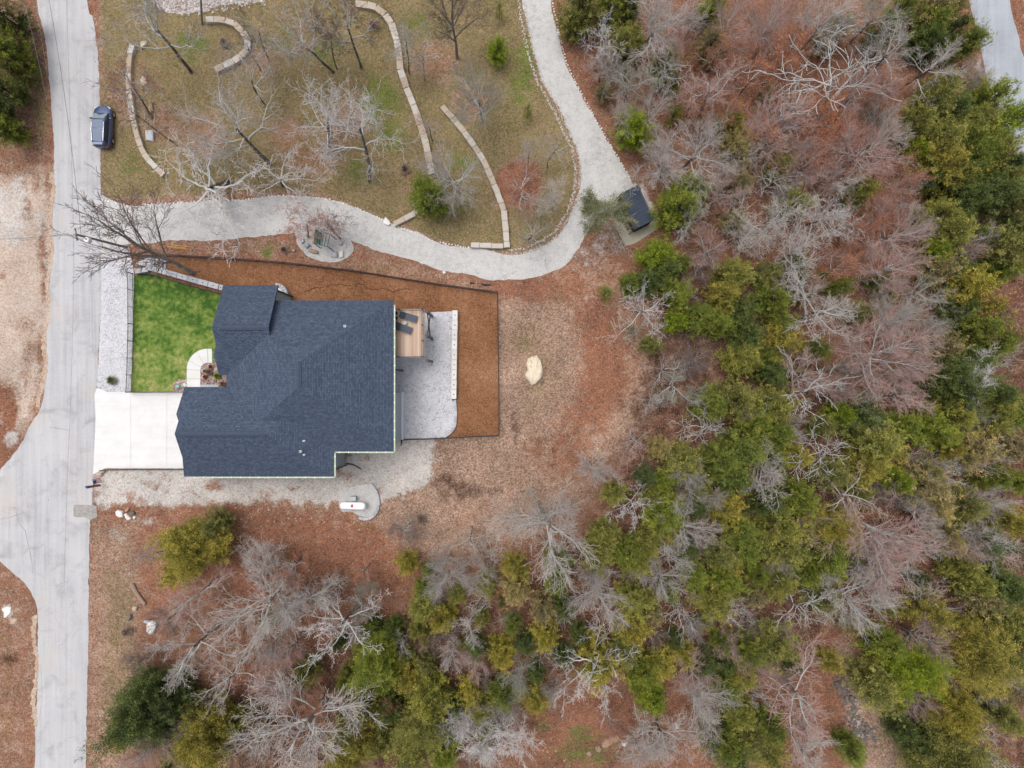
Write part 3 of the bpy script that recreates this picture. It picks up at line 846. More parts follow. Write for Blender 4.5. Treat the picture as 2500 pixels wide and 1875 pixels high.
# walls
MB().prism([(-27.3, 7.7), (-13.6, 7.7), (-13.6, -.88), (-11.78, -.88), (-11.78, -5.95), (-27.3, -5.95)], -3.62, 3.4).build('wall', MAT['siding'], house)
MB().prism([(-31.0, -.75), (-17.75, -.75), (-17.75, -8.55), (-31.0, -8.55)], -3.2, 3.4).build('wall', MAT['siding'], house)
MB().prism([(-27.6, 9.2), (-23.05, 9.2), (-23.05, 1.3), (-27.6, 1.3)], -2.4, 3.4).build('wall', MAT['siding'], house)
def gable(x, y0, y1, yr, z0, zr, d):
    V = [(x, y0, z0), (x, y1, z0), (x, yr, zr), (x+d, y0, z0), (x+d, y1, z0), (x+d, yr, zr)]
    MB().add(V, [[0,1,2],[5,4,3],[0,3,4,1],[1,4,5,2],[2,5,3,0]]).build('gable', MAT['siding'], house)
gable(-31.0, -8.55, -.75, -4.655, 3.4, 6.0, .12); gable(-27.6, 1.3, 9.2, 5.27, 3.4, 6.0, .12); gable(-23.17, 1.3, 9.2, 5.27, 3.4, 6.0, .12)
MB().prism([(-12.05, -.86), (-11.6, -.86), (-11.6, -6.0), (-12.05, -6.0)], -3.52, -2.75).build('foundation', MAT['found'], house)
def opening(name, c, nrm, wd, ht, panes=1, m=None):
    c, nrm = Vector(c), Vector(nrm)
    t_ = Vector((-nrm.y, nrm.x, 0))
    szf = lambda a_, b_, d_: (abs(t_.x)*a_ + abs(nrm.x)*d_, abs(t_.y)*a_ + abs(nrm.y)*d_, b_)
    fr = MB().box(c, szf(wd + .2, ht + .2, .10)).build(name, MAT['white'], house)
    for i in range(panes):
        MB().box(c + t_ * ((i + .5) / panes - .5) * wd, szf(wd / panes - .06, ht - .06, .13)).build('pane', m or MAT['glass'], fr)
opening('patio_door', (-13.6, 4.5, 2.75), (1, 0, 0), 1.9, 1.1, 2)
opening('patio_door', (-13.6, 2.5, -2.4), (1, 0, 0), 1.9, 2.0, 2); 
opening('garage_door', (-31.0, -4.65, 1.15), (-1, 0, 0), 4.9, 2.15, 4, MAT['white']); opening('front_door', (-27.3, 0.3, 1.1), (-1, 0, 0), 1.0, 2.05, 1, MAT['greenmetal'])
opening('window', (-27.6, 5.2, 1.8), (-1, 0, 0), 1.6, 1.4, 2); opening('window', (-25.4, 9.2, 1.6), (0, 1, 0), 1.1, 1.1, 2)
MB().bar((-22.95, 9.15, 3.4), (-22.95, 9.15, -1.4), .12).build('downspout', MAT['black'], house)
MB().tube([(-17.6, -8.5, 3.3), (-17.6, -8.62, -2.7)], .07, 8).build('downspout', MAT['black'], house)

# window well and slab beside the north wing
ww_ = thing('window_well', P(690, 712), 'pale curved block window well beside the upper wing of the house', 'window well')
c = P(682, 722)
MB().prism([P(*q)[:2] for q in [(655,738),(655,704),(680,701),(690,706),(693,716),(692,735)]], lambda x: zt(x)-.1, lambda x: zt(x)+.25).build('slab', MAT['concrete'], ww_)
for i in range(9):
    a0, a1 = R(90 - i * 15), R(90 - (i + 1) * 15 + 1.5)
    ro, ri, cc = 1.28, .92, P(676, 722)
    MB().prism([(cc.x + r_*math.cos(a_), cc.y + r_*math.sin(a_)) for r_, a_ in ((ro, a0), (ro, a1), (ri, a1), (ri, a0))], zt(c.x) - .1, zt(c.x) + .55, ch=.03).build('block', MAT['greyblock'], ww_)

# ---------------------------------------------------------------- deck and what stands on it
DZ = 1.6
dk = thing('deck', (-11, 5, ZL), 'raised wooden deck with black railing behind the house', 'deck')
xa, xb = -13.55, -8.86
y0, y1 = Pz(1000, 871.5, DZ).y, Pz(1000, 757, DZ).y
n = 33
for i in range(n):
    x = xa + (xb - xa) * (i + .5) / n
    MB().box((x, (y0 + y1)/2, DZ - .02), ((xb - xa)/n - .012, y1 - y0, .04)).build('plank', MAT['deck'], dk)
for a_, b_ in [((xa, y1+.05), (xb+.06, y1+.05)), ((xb+.06, y1+.03), (xb+.06, y0-.03)), ((xb+.06, y0-.05), (xa, y0-.05))]:
    MB().bar((*a_, DZ-.12), (*b_, DZ-.12), .05, .24).build('rim_board', MAT['deck'], dk)
for y in (y0+.2, (y0+y1)/2, y1-.2):
    MB().bar((xa, y, DZ-.28), (xb, y, DZ-.28), .08, .2).build('beam', MAT['black'], dk)
for v in (772, 827, 883):
    q = P(1055, v); 
    MB().bar((q.x, q.y, ZL), (q.x, q.y, DZ-.25), .24).build('post', MAT['black'], dk)
pa, pb = P(1055, 772), P(1055, 827)
for a_, b_ in [((pa.x, pa.y, -1.9), (pb.x, pb.y, .6)), ((pa.x, pa.y, .6), (pb.x, pb.y, -1.9))]:
    MB().bar(a_, b_, .1).build('cross_brace', MAT['black'], dk)
q = P(983, 905); MB().bar((q.x, q.y, ZL), (q.x, q.y, DZ-.2), .2).build('post', MAT['black'], dk); MB().bar((xa+.1, q.y, DZ-.3), (q.x+.1, q.y, DZ-.3), .1, .2).build('beam', MAT['black'], dk)
rx = xb - .05
rp = [(rx, y1), (rx, y1 - 1.55), (rx, y1 - 3.1), (rx, y0), ((xa+rx)/2, y1), ((xa+rx)/2, y0), (xa+.1, y1), (xa+.1, y0)]
for x, y in rp:
    MB().box((x, y, DZ+.5), (.09, .09, 1.0)).build('rail_post', MAT['black'], dk)
for a_, b_ in [((xa, y1), (rx, y1)), ((rx, y1), (rx, y0)), ((rx, y0), (xa, y0))]:
    for z in (.98, .1): MB().bar((*a_, DZ+z), (*b_, DZ+z), .06 if z > .5 else .04, .04).build('rail', MAT['black'], dk)
    mb = MB(); a3, b3 = Vector((*a_, 0)), Vector((*b_, 0)); m_ = int((b3-a3).length/.12)
    for i in range(1, m_):
        p = a3.lerp(b3, i/m_); mb.box((p.x, p.y, DZ+.54), (.015, .015, .86))
    tag(mb.build('baluster', MAT['black'], dk), kind='stuff')
def lounger(u, v, ang, label):
    c = Pz(u, v, DZ + .35); c.z = DZ
    t = thing('sun_lounger', c, label, 'lounger', 'grey loungers on the deck')
    d, s_ = Vector((math.cos(ang), math.sin(ang), 0)), Vector((-math.sin(ang), math.cos(ang), 0))
    up = Vector((0, 0, 1))
    L, wd = 1.75, .62
    def quad(p, q, z0, z1, th, m, nm):
        V = [p - s_*wd/2 + up*z0, q - s_*wd/2 + up*z1, q + s_*wd/2 + up*z1, p + s_*wd/2 + up*z0]
        V += [x + up*th for x in V]
        MB().add(V, [[3,2,1,0],[4,5,6,7],[0,1,5,4],[1,2,6,5],[2,3,7,6],[3,0,4,7]]).build(nm, m, t)
    quad(c - d*.28, c + d*L/2, .32, .30, .05, MAT['cushion'], 'seat')
    quad(c - d*L/2, c - d*.30, .62, .34, .05, MAT['cushion2'], 'backrest')
    for k in (-1, 1):
        MB().bar(c + d*(-.8) + s_*k*(wd/2+.03) + up*.30, c + d*.88 + s_*k*(wd/2+.03) + up*.30, .05).build('frame', MAT['black'], t)
        for e in (-.6, .7): MB().bar(c + d*e + s_*k*wd/2*.95, c + d*e + s_*k*wd/2*.95 + up*.3, .05).build('leg', MAT['black'], t)
lounger(997, 774, R(-17), 'grey sling lounger nearer the upper deck railing'); lounger(984, 801, R(-21), 'grey sling lounger nearer the house eave, below the little table')
c = Pz(988, 788, DZ + .45); c.z = DZ
t = thing('side_table', c, 'small round frosted table between the two loungers', 'table')
MB().tube([c + Vector((0,0,.42)), c + Vector((0,0,.45))], .2, 16).build('tabletop', MAT['tabletop'], t)
for k in range(3):
    a_ = k*2.09; MB().bar(c + Vector((.16*math.cos(a_), .16*math.sin(a_), 0)), c + Vector((.1*math.cos(a_), .1*math.sin(a_), .42)), .03).build('leg', MAT['black'], t)
for v, lab in ((764, 'round planter with pale rim half under the eave, nearer the railing'), (776, 'round planter with pale rim half under the eave, nearer the loungers')):
    c = Pz(966, v, DZ + .4); c.z = DZ
    t = thing('planter', c, lab, 'planter', 'planters by the house wall')
    MB().tube([c, c + Vector((0,0,.3))], [.16, .2], 16).build('pot', MAT['black'], t)
    r_ = MB(); ring = [c + Vector((.225*math.cos(k*math.pi/10), .225*math.sin(k*math.pi/10), .31)) for k in range(21)]
    r_.tube(ring, .025, 6, caps=False); r_.build('rim', MAT['ceramic'], t)
    MB().tube([c + Vector((0,0,.3)), c + Vector((0,0,.302))], .2, 16).build('soil', MAT['soil'], t)

# ---------------------------------------------------------------- block walls, stone borders, kerbs
def along(pts, L=None):
    """resample a photo polyline to world points"""
    w_ = [P(*q) for q in pts]
    d = [0]
    for i in range(1, len(w_)): d.append(d[-1] + (w_[i].xy - w_[i-1].xy).length)
    def at(s_):
        s_ = min(max(s_, 0), d[-1])
        for i in range(1, len(w_)):
            if s_ <= d[i]: return w_[i-1].lerp(w_[i], (s_ - d[i-1]) / max(1e-6, d[i] - d[i-1]))
        return w_[-1].copy()
    return at, d[-1]
def block_run(name, pts, wd, blen, ht, m, label, cat, joint=.02, jit=.03, hook=False, group=None, part='block', sink=.2):
    at, L = along(pts)
    t = thing(name, at(L/2), label, cat, group)
    s_ = 0
    while s_ < L - .05:
        b = min(blen * random.uniform(1-jit*6, 1+jit*6) if jit > .02 else blen, L - s_)
        if L - s_ - b < blen * .3: b = L - s_
        p, q = at(s_ + joint/2), at(s_ + b - joint/2)
        d = (q - p); d.z = 0
        if d.length > .05:
            d.normalize(); nn = Vector((-d.y, d.x, 0))
            J = lambda: random.uniform(-jit, jit)
            poly = [p + nn*(-wd/2+J()), q + nn*(-wd/2+J()), q + nn*(wd/2+J()), p + nn*(wd/2+J())]
            if b > .7 and jit > .02:
                mid = (p + q) / 2
                poly = [poly[0], mid + nn*(-wd/2+J()), poly[1], poly[2], mid + nn*(wd/2+J()), poly[3]]
            h_ = ht + random.uniform(-jit, jit) * 1.5
            zz = min(zt(r_.x) for r_ in poly) if hook else None
            o = MB().prism([x[:2] for x in poly], (lambda x: zt(x) - sink), (lambda x: (zt(x) if zz is None else zz) + h_), ch=.03).build(part, m, t)
            if hook:
                c = (p + q) / 2; c.z = (zt(c.x) if zz is None else zz) + h_
                MB().tube([c - Vector((0,0,.05)), c + Vector((0,0,.006))], .07, 8).build('lifting_hole', MAT['black'] if hook is True else hook, o)
        s_ += b
    return t
block_run('block_wall', [(1112.5,759),(1110.5,862),(1109,974)], .56, 1.06, .75, MAT['whiteblock'], 'long white concrete block wall between the gravel yard and the brown straw', 'wall', hook=simple('rusty_hook', sr(120,100,92,K), .9), jit=.01)
block_run('kerb', [(1111,976),(1113.5,1005),(1112.5,1035),(1108,1048),(1098,1058),(1085,1067)], .26, .6, .3, MAT['greyblock'], 'curved pale kerb continuing the white block wall down to the fence', 'kerb', jit=.005, joint=.008)
block_run('block_wall', [(366,654),(392,661),(430,672),(480,686),(550,705)], .56, 1.08, .7, MAT['greyblock'], 'grey concrete block wall along the top of the green lawn', 'wall', hook=True, jit=.012)
block_run('low_block_wall', [(334,664),(350,661),(366,659)], .5, .7, .4, MAT['greyblock'], 'short pale wall stub joining the fence and the grey block wall', 'wall', jit=.01)
st = thing('block_steps', P(395, 650), 'grey block steps beside the big leaning tree', 'steps')
for i, (u, hh) in enumerate([(381, .62), (389, .46), (397, .3), (404, .15)]):
    MB().prism([P(*q)[:2] for q in [(u-4,632),(u+3.6,635),(u+2.6,661),(u-5,657)]], zt(P(u,640).x)-.15, zt(P(u,640).x)+hh, ch=.03).build('step', MAT['greyblock'], st)
MB().prism([P(*q)[:2] for q in [(340,645),(376,629),(377,656),(345,650)]], zt(P(360,640).x)-.15, zt(P(360,640).x)+.7, ch=.03).build('landing', MAT['greyblock'], st)
block_run('stone_border', [(330,112),(322,140),(318,180),(320,215),(324,250),(330,290),(338,330),(352,372),(375,402),(405,430)], .55, .95, .5, MAT['wallstone'], 'pale stone border curving beside the parked car', 'stone border', group='stone borders of the terraced lawn')
block_run('stone_border', [(507,53),(548,53),(575,62),(600,85),(611,110),(606,132),(580,150),(555,163),(530,175)], .62, .95, .5, MAT['wallstone'], 'hook shaped stone border in the upper left lawn below the white rocks', 'stone border', group='stone borders of the terraced lawn')
block_run('stone_border', [(870,13),(915,20),(938,35),(956,61),(967,90),(975,130),(979,174),(993,217),(1011,260),(1025,301),(1040,347),(1056,428)], .7, 1.05, .5, MAT['wallstone'], 'longest stone border, running from the top of the photo to the round cedar', 'stone border', group='stone borders of the terraced lawn')
block_run('stone_border', [(1080,263),(1106,292),(1135,327),(1158,359),(1179,391),(1196,428),(1213,469),(1219,483),(1231,518),(1236,576),(1238,606)], .62, 1.0, .5, MAT['wallstone'], 'stone border bending down to the gravel drive, right of the long one', 'stone border', group='stone borders of the terraced lawn')
block_run('stone_border', [(1150,600),(1229,603)], .55, 1.1, .55, MAT['wallstone'], 'short straight stone border along the gravel drive', 'stone border', group='stone borders of the terraced lawn')
block_run('stone_border', [(963,549),(990,536),(1015,522),(1030,505)], .56, 1.2, .5, MAT['wallstone'], 'short stone border coming out from under the round cedar', 'stone border', group='stone borders of the terraced lawn')
block_run('kerb', [(905,1182),(918,1196),(924,1214),(925,1232),(921,1250),(908,1264),(890,1268),(877,1262)], .3, .62, .3, MAT['greyblock'], 'crescent of grey kerb blocks around the propane tank', 'kerb', jit=.008)

MAT['gullystone'] = stone_mat('gully_stone', [sr(150,138,130,K), sr(196,188,184,K), sr(218,214,211,K), sr(236,234,232,K)], 0.25)
def stones_line(name, lines, size, m, label, cat, step=.32, dens=1):
    V, F = [], []
    mb = MB()
    for pts, off in lines:
        at, L = along(pts)
        s_ = 0
        while s_ < L:
            p = at(s_)
            for _ in range(dens):
                r_ = size * random.uniform(.55, 1.25)
                c = p + Vector((random.uniform(-off, off), random.uniform(-off, off), 0))
                n_ = 6
                a0 = random.random()*6
                ring = [(c.x + r_*random.uniform(.75,1.1)*math.cos(a0+k*6.283/n_), c.y + r_*random.uniform(.75,1.1)*math.sin(a0+k*6.283/n_)) for k in range(n_)]
                mb.prism(ring, zt(c.x)-.05, zt(c.x) + r_*random.uniform(.5,.9), ch=r_*.3)
            s_ += step * random.uniform(.8, 1.3)
    o = mb.build(name, m, loc=at(L/2))
    return tag(o, label, cat, kind='stuff')
inner = [(1276,-20),(1287,49),(1301,116),(1324,197),(1368,269),(1385,312),(1408,362),(1418,420),(1414,469),(1397,518),(1368,570),(1330,599),(1287,616),(1243,623)]
outer = [(1265,-20),(1272,49),(1286,116),(1310,197),(1352,269),(1372,312),(1396,362),(1406,420),(1402,469),(1386,515),(1358,562),(1322,588),(1283,606),(1245,612)]
stones_line('edging_stones', [(inner, .13), (outer, .13)], .10, MAT['gullystone'], 'double row of small white stones edging the gravel drive', 'edging stones', .2, 2)
stones_line('edging_stones', [([(1347,0),(1364,75),(1381,150),(1410,208),(1442,269),(1483,341),(1536,430)], .05), ([(250,488),(318,503),(390,498),(600,487),(687,477),(803,486),(860,503)], .08), ([(860,503),(976,555),(1063,590),(1150,606)], .05)], .10, MAT['whiterock'], 'thin line of pale stones along the outer edges of the gravel drive', 'edging stones', .3)
stones_line('gully_stones', [([(380,-10),(420,15),(470,22),(560,5),(630,-10)], .9), ([(400,-20),(500,0),(600,-20)], .9)], .13, MAT['gullystone'], 'loose white rocks filling the gully at the top of the photo', 'rocks', .25, 3)
stones_line('bed_stones', [([(495,935),(530,935),(552,930)], .4), ([(500,905),(530,900)], .5), ([(500,920),(545,915)], .4), ([(430,950),(452,935)], .4)], .10, MAT['riverstone'], 'rounded pink and grey stones in the bed beside the front walk', 'stones', .12, 3)
stones_line('creek_stones', [([(2045,1665),(2062,1690),(2075,1720),(2082,1750),(2105,1785),(2130,1810)], .7)], .16, MAT['greyrock'], 'loose grey stones of the dry creek among the cedars', 'stones', .2, 4)
stones_line('field_stones', [([(1320,1800),(1345,1820),(1370,1835)], 1.2), ([(1290,1790),(1400,1860)], 1.6), ([(640,1226),(575,1250),(700,1265),(880,1280)], .8), ([(300,1280),(290,1310)], .8)], .11, MAT['tanrock'], 'scattered small pale stones lying in the leaf litter', 'stones', .5, 1)
# ---------------------------------------------------------------- parked car
def car_paint():
    t = NT('deep_blue_car_paint', 0.22, 0.6)
    t.col(sr(92,106,146,K)); t.b.inputs['Coat Weight'].default_value = 0.6; t.b.inputs['Coat Roughness'].default_value = 0.05
    t.b.inputs['Metallic'].default_value = 0.35
    return t.m
MAT['carpaint'] = car_paint()
MAT['carglass'] = simple('tinted_glass', (0.02, 0.026, 0.035), 0.12, 0.45, var=0.02)
MAT['roofglass'] = simple('panoramic_glass_painted_sky', sr(126,140,162,K), 0.55, 0.25, var=0.06)  # grey blue base colour stands in for sky reflected in the roof glass
MAT['shield'] = simple('windshield_painted_reflection', sr(150,166,168,K), 0.1, 0.7, var=.12, scale=2)  # bright reflection on the windshield painted into a pale base colour
MAT['tyre'] = simple('tyre_rubber', (0.015, 0.015, 0.016), 0.9)
MAT['alloy'] = simple('alloy_rim', (0.45, 0.45, 0.47), 0.3, 0.5, 0.8, var=0.05)
MAT['lamp'] = simple('clear_lamp', (0.6, 0.62, 0.65), 0.1, 0.6)
MAT['redlamp'] = simple('red_lamp', (0.35, 0.03, 0.03), 0.2, 0.6)
MAT['plate'] = simple('white_plate', (0.7, 0.7, 0.7), 0.5)
cl = P(260, 315)
car = thing('parked_car', cl, 'dark blue hatchback with a glass roof parked on the road edge', 'car')
CM = Matrix.Rotation(R(-1.5), 3, 'Z')
def CW(p): return CM @ Vector(p) + cl
def loft(sections, name, m, parent, close=True, smooth=True):
    """sections: lists of (x, y, z) of equal length"""
    mb = MB(); n = len(sections[0])
    V = [CW(p) for s_ in sections for p in s_]
    F = []
    for i in range(len(sections) - 1):
        for k in range(n - (0 if close else 1)):
            F.append([i*n+k, i*n+(k+1) % n, (i+1)*n+(k+1) % n, (i+1)*n+k])
    if close: F += [list(range(n))[::-1], [(len(sections)-1)*n+k for k in range(n)]]
    return mb.add(V, F).build(name, m, parent, smooth=smooth)
def body_sec(y, hw, zb, zs, zc):
    """rounded lower body section: sill, shoulder, crown"""
    return [(-hw*.9, y, zb), (-hw, y, zb+.18), (-hw*1.0, y, (zb+zs)/2), (-hw*.97, y, zs-.06), (-hw*.86, y, zs), (-hw*.45, y, zc), (0, y, zc+.015),
            (hw*.45, y, zc), (hw*.86, y, zs), (hw*.97, y, zs-.06), (hw, y, (zb+zs)/2), (hw, y, zb+.18), (hw*.9, y, zb)]
loft([body_sec(-2.18, .50, .42, .72, .76), body_sec(-2.10, .70, .30, .92, .95), body_sec(-1.75, .85, .24, 1.0, 1.02), body_sec(-.9, .91, .22, .98, 1.0), body_sec(.2, .91, .22, .96, .98),
      body_sec(.95, .90, .22, .95, .99), body_sec(1.35, .885, .22, .90, .96), body_sec(1.75, .85, .24, .80, .87), body_sec(2.02, .74, .28, .66, .74), body_sec(2.16, .52, .36, .56, .60)], 'body', MAT['carpaint'], car)
def gh(y, hw0, z0, hw1, z1): return [(-hw0, y, z0), (-hw1, y, z1-.03), (-hw1*.85, y, z1), (0, y, z1+.03), (hw1*.85, y, z1), (hw1, y, z1-.03), (hw0, y, z0)]
loft([gh(-2.10, .60, .90, .50, .96), gh(-2.0, .70, .96, .50, 1.34), gh(-1.75, .76, .98, .54, 1.44), gh(-.7, .82, .97, .64, 1.52), gh(.2, .82, .96, .66, 1.50), gh(.5, .81, .96, .63, 1.44), gh(1.28, .78, .95, .70, .98)], 'cabin', MAT['carpaint'], car)
def panel(pts, name, m, off=.012):
    pts = [Vector(p) for p in pts]
    n_ = (pts[1]-pts[0]).cross(pts[2]-pts[0]).normalized()
    c_ = sum(pts, Vector()) / len(pts)
    if n_.dot(c_ - Vector((0, -.3, .9))) < 0: n_ = -n_
    up = [CW(p + n_*off) for p in pts]; lo = [CW(p - n_*.01) for p in pts]
    k = len(pts)
    return MB().add(up + lo, [list(range(k))] + [[i, (i+1) % k, k+(i+1) % k, k+i] for i in range(k)]).build(name, m, car)
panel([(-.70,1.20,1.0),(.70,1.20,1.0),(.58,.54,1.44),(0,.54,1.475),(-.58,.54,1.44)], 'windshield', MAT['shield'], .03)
panel([(-.46,-2.01,1.33),(.46,-2.01,1.33),(.5,-2.11,.99),(-.5,-2.11,.99)], 'rear_window', MAT['carglass'], .03)
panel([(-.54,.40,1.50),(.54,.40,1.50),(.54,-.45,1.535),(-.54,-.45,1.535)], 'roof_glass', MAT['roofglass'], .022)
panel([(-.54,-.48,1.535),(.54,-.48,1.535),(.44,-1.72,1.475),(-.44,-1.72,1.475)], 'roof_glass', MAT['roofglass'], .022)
for k in (-1, 1):
    panel([(k*.815,.85,1.0),(k*.655,.22,1.44),(k*.665,-.45,1.47),(k*.83,-.45,1.0)], 'side_window', MAT['carglass'], .02)
    panel([(k*.83,-.5,1.0),(k*.665,-.5,1.47),(k*.58,-1.65,1.42),(k*.78,-1.75,1.03)], 'side_window', MAT['carglass'], .02)
    MB().tube([CW((k*.60,.15,1.53)), CW((k*.62,-.6,1.55)), CW((k*.55,-1.7,1.48))], .022, 6).build('roof_rail', MAT['alloy'], car)
    MB().box(CW((k*1.0,.72,1.03)), (.2,.13,.14), rot=CM, ch=.03).build('mirror', MAT['black'] if k < 0 else MAT['carpaint'], car)
    for y in (1.35, -1.35):
        wp = MB().tube([CW((k*.72,y,.32)), CW((k*.92,y,.32))], .325, 20)
        wh = wp.build('wheel', MAT['tyre'], car)
        MB().tube([CW((k*.90,y,.32)), CW((k*.932,y,.32))], .21, 14).build('rim', MAT['alloy'], wh)
    panel([(k*.45,2.08,.66),(k*.80,1.86,.74),(k*.82,1.72,.80),(k*.5,1.98,.74)], 'headlight', MAT['lamp'], .02)
    panel([(k*.5,-2.1,.84),(k*.80,-2.02,.86),(k*.82,-1.95,.95),(k*.55,-2.06,.94)], 'tail_light', MAT['redlamp'], .03)
    MB().bar(CW((k*.62,1.12,.985)), CW((k*.2,1.22,1.0)), .03, .02).build('wiper', MAT['black'], car)
MB().bar(CW((-.66,1.14,.985)), CW((.66,1.14,.985)), .09, .03).build('cowl', MAT['black'], car)
MB().box(CW((0,-2.13,.60)), (.4,.03,.12), rot=CM).build('licence_plate', MAT['plate'], car)
MB().bar(CW((-.48,-1.95,1.42)), CW((.48,-1.95,1.42)), .22, .03).build('spoiler', MAT['carpaint'], car)

# ---------------------------------------------------------------- shed by the turn of the drive
MAT['shedwall'] = simple('dark_shed_boards', sr(46,44,46,K), 0.9, var=0.25)
MAT['pale_conc'] = stone_mat('mossy_concrete', [sr(176,170,150,K), sr(200,194,176,K), sr(214,210,198,K)], 0.12)
zr = ZL + 2.4
ca, cb, cc_, cd = Pz(1503,486,zr), Pz(1553,453,zr), Pz(1594,537,zr), Pz(1543,560,zr)
ctr = (ca + cb + cc_ + cd) / 4
ex = (cc_ - cb); ex.z = 0; Ls = ex.length; ex.normalize()
ey = Vector((-ex.y, ex.x, 0))
if ey.dot(cb - ca) < 0: ey = -ey
Ws = 2.5
sh = thing('shed', (ctr.x, ctr.y, ZL), 'small shed with a black metal roof and an open slatted side on a concrete pad', 'shed')
def SP(a_, b_, z): 
    p = ctr + ex*a_ + ey*b_; p.z = ZL + z; return p
SR = Matrix((ex, ey, Vector((0,0,1)))).transposed()
# sloped roof: lower towards the turn, ribs along the slope
def roofq(a0, a1, b0, b1, z0, z1, th, nm, m, par):
    V = [SP(a0,b0,z0), SP(a1,b0,z0), SP(a1,b1,z1), SP(a0,b1,z1)]
    V += [p + Vector((0,0,th)) for p in V]
    return MB().add(V, [[3,2,1,0],[4,5,6,7],[0,1,5,4],[1,2,6,5],[2,3,7,6],[3,0,4,7]]).build(nm, m, par)
nsh = 9
for i in range(nsh):
    a0 = -Ls/2 + Ls*i/nsh
    o = roofq(a0+.004, a0+Ls/nsh-.004, -.62, Ws/2, 2.38, 2.5, .03, 'roof_panel', MAT['metalroof'], sh)
    roofq(a0-.02, a0+.02, -.62, Ws/2, 2.415, 2.535, .03, 'seam', MAT['metalroof'], o)
roofq(-Ls/2-.05, Ls/2+.05, Ws/2+.005, Ws/2+.14, 2.42, 2.42, .12, 'fascia', MAT['black'], sh)
MB().box(SP(0, Ws/2-.05, 1.2), (Ls-.2,.08,2.4), rot=SR).build('wall', MAT['shedwall'], sh)
for a_ in (-Ls/2+.1, Ls/2-.1): MB().box(SP(a_, .2, 1.2), (.08, Ws-1.0, 2.35), rot=SR).build('wall', MAT['shedwall'], sh)
# open slatted side: uprights, rails, crossed braces in front of dark boards
MB().box(SP(0, -.62, .3), (Ls-.2,.06,.6), rot=SR).build('wall', MAT['shedwall'], sh)
for i in range(8):
    a_ = -Ls/2+.1+(Ls-.2)*i/7
    MB().bar(SP(a_, -1.12, .05), SP(a_, -.66, 2.35), .07).build('slat', MAT['black'], sh)
for z, b_ in ((.05,-1.14),(1.2,-.9),(2.3,-.68)): MB().bar(SP(-Ls/2, b_, z), SP(Ls/2, b_, z), .07).build('rail', MAT['black'], sh)
for i in range(4):
    a0, a1 = -Ls/2+.1+(Ls-.2)*i/4, -Ls/2+.1+(Ls-.2)*(i+1)/4
    MB().bar(SP(a0,-1.15,.1), SP(a1,-.72,2.2), .05).build('brace', MAT['wood'], sh)
pad = MB()
poly = [SP(-Ls/2-.3,-1.9,0), SP(Ls/2+.9,-2.0,0), SP(Ls/2+1.1,-.9,0), SP(Ls/2+.75,Ws/2+.5,0), SP(-Ls/2+.2,Ws/2+.55,0), SP(-Ls/2-.35,Ws/2+.3,0)]
pad.prism([p[:2] for p in poly], ZL-.2, ZL+.09, ch=.03).build('concrete_pad', MAT['pale_conc'], sh)

# ---------------------------------------------------------------- green canopy frame on the gravel patch
gz = zt(P(785,580).x)
g0 = P(785, 580)
sw = thing('canopy_frame', g0, 'green metal frame with folded canvas canopy on the grey gravel patch', 'canopy frame')
zt_ = gz + 2.0
q00, q10, q11, q01 = Pz(769,559,zt_), Pz(807,573,zt_), Pz(801,603,zt_), Pz(766,594,zt_)
for q in (q00, q10, q11, q01): MB().bar((q.x+.1, q.y-.08, gz), q, .08).build('post', MAT['greenmetal'], sw)
for a_, b_ in ((q00,q10),(q01,q11)): MB().bar(a_, b_, .07).build('side_rail', MAT['greenmetal'], sw)
for t_ in (.56, .74, .95): MB().bar(q00.lerp(q10,t_), q01.lerp(q11,t_), .06).build('cross_bar', MAT['greenmetal'], sw)
mb = MB(); nn_, mm_ = 10, 8
gridp = [[q00.lerp(q10, .53*i/nn_).lerp(q01.lerp(q11, .53*i/nn_), .02 + .96*j/mm_) + Vector((0,0,.12+.10*math.sin(i*2.1)*(.6+.4*math.sin(j*1.3))-.05*abs(j-mm_/2)/mm_*2)) for j in range(mm_+1)] for i in range(nn_+1)]
for i in range(nn_):
    for j in range(mm_): mb.face([gridp[i][j], gridp[i+1][j], gridp[i+1][j+1], gridp[i][j+1]])
mb.build('canopy', MAT['tarp'], sw, smooth=True)
MB().box((g0.x-.35, g0.y-.1, gz+.45), (.55, 1.2, .08), rz=R(-10)).build('bench', MAT['greenmetal'], sw)

# ---------------------------------------------------------------- rocks and blocks
def rock(poly, ht, m, label, cat='rock', name='rock', group=None, rough=.06):
    """poly: outline in photo pixels of a lying stone; domed, faceted top"""
    n = len(poly); pts = []
    for i in range(n):
        a_, b_ = poly[i], poly[(i+1) % n]
        for k in range(2):
            t_ = k/2; pts.append((a_[0]+(b_[0]-a_[0])*t_, a_[1]+(b_[1]-a_[1])*t_))
    c = P(sum(p[0] for p in pts)/len(pts), sum(p[1] for p in pts)/len(pts))
    mb = MB(); N_ = len(pts); V = []
    for k, (sc_, hz) in enumerate([(1.0,-.12),(1.02,.35),(.93,.75),(.72,.95),(.38,1.0)]):
        for p in pts:
            q = P(*p); d = (q - c)*sc_; 
            V.append((c.x+d.x*(1+random.uniform(-rough,rough)*(k>0)), c.y+d.y*(1+random.uniform(-rough,rough)*(k>0)), c.z+ht*hz*(1+random.uniform(-.10,.10)*(k>1))))
    V.append((c.x, c.y, c.z+ht*1.02))
    F = [[k*N_+i, k*N_+(i+1)%N_, (k+1)*N_+(i+1)%N_, (k+1)*N_+i] for k in range(4) for i in range(N_)] + [[4*N_+i, 4*N_+(i+1)%N_, 5*N_] for i in range(N_)]
    o = mb.add(V, F).build(name, m, loc=c)
    return tag(o, label, cat, group)
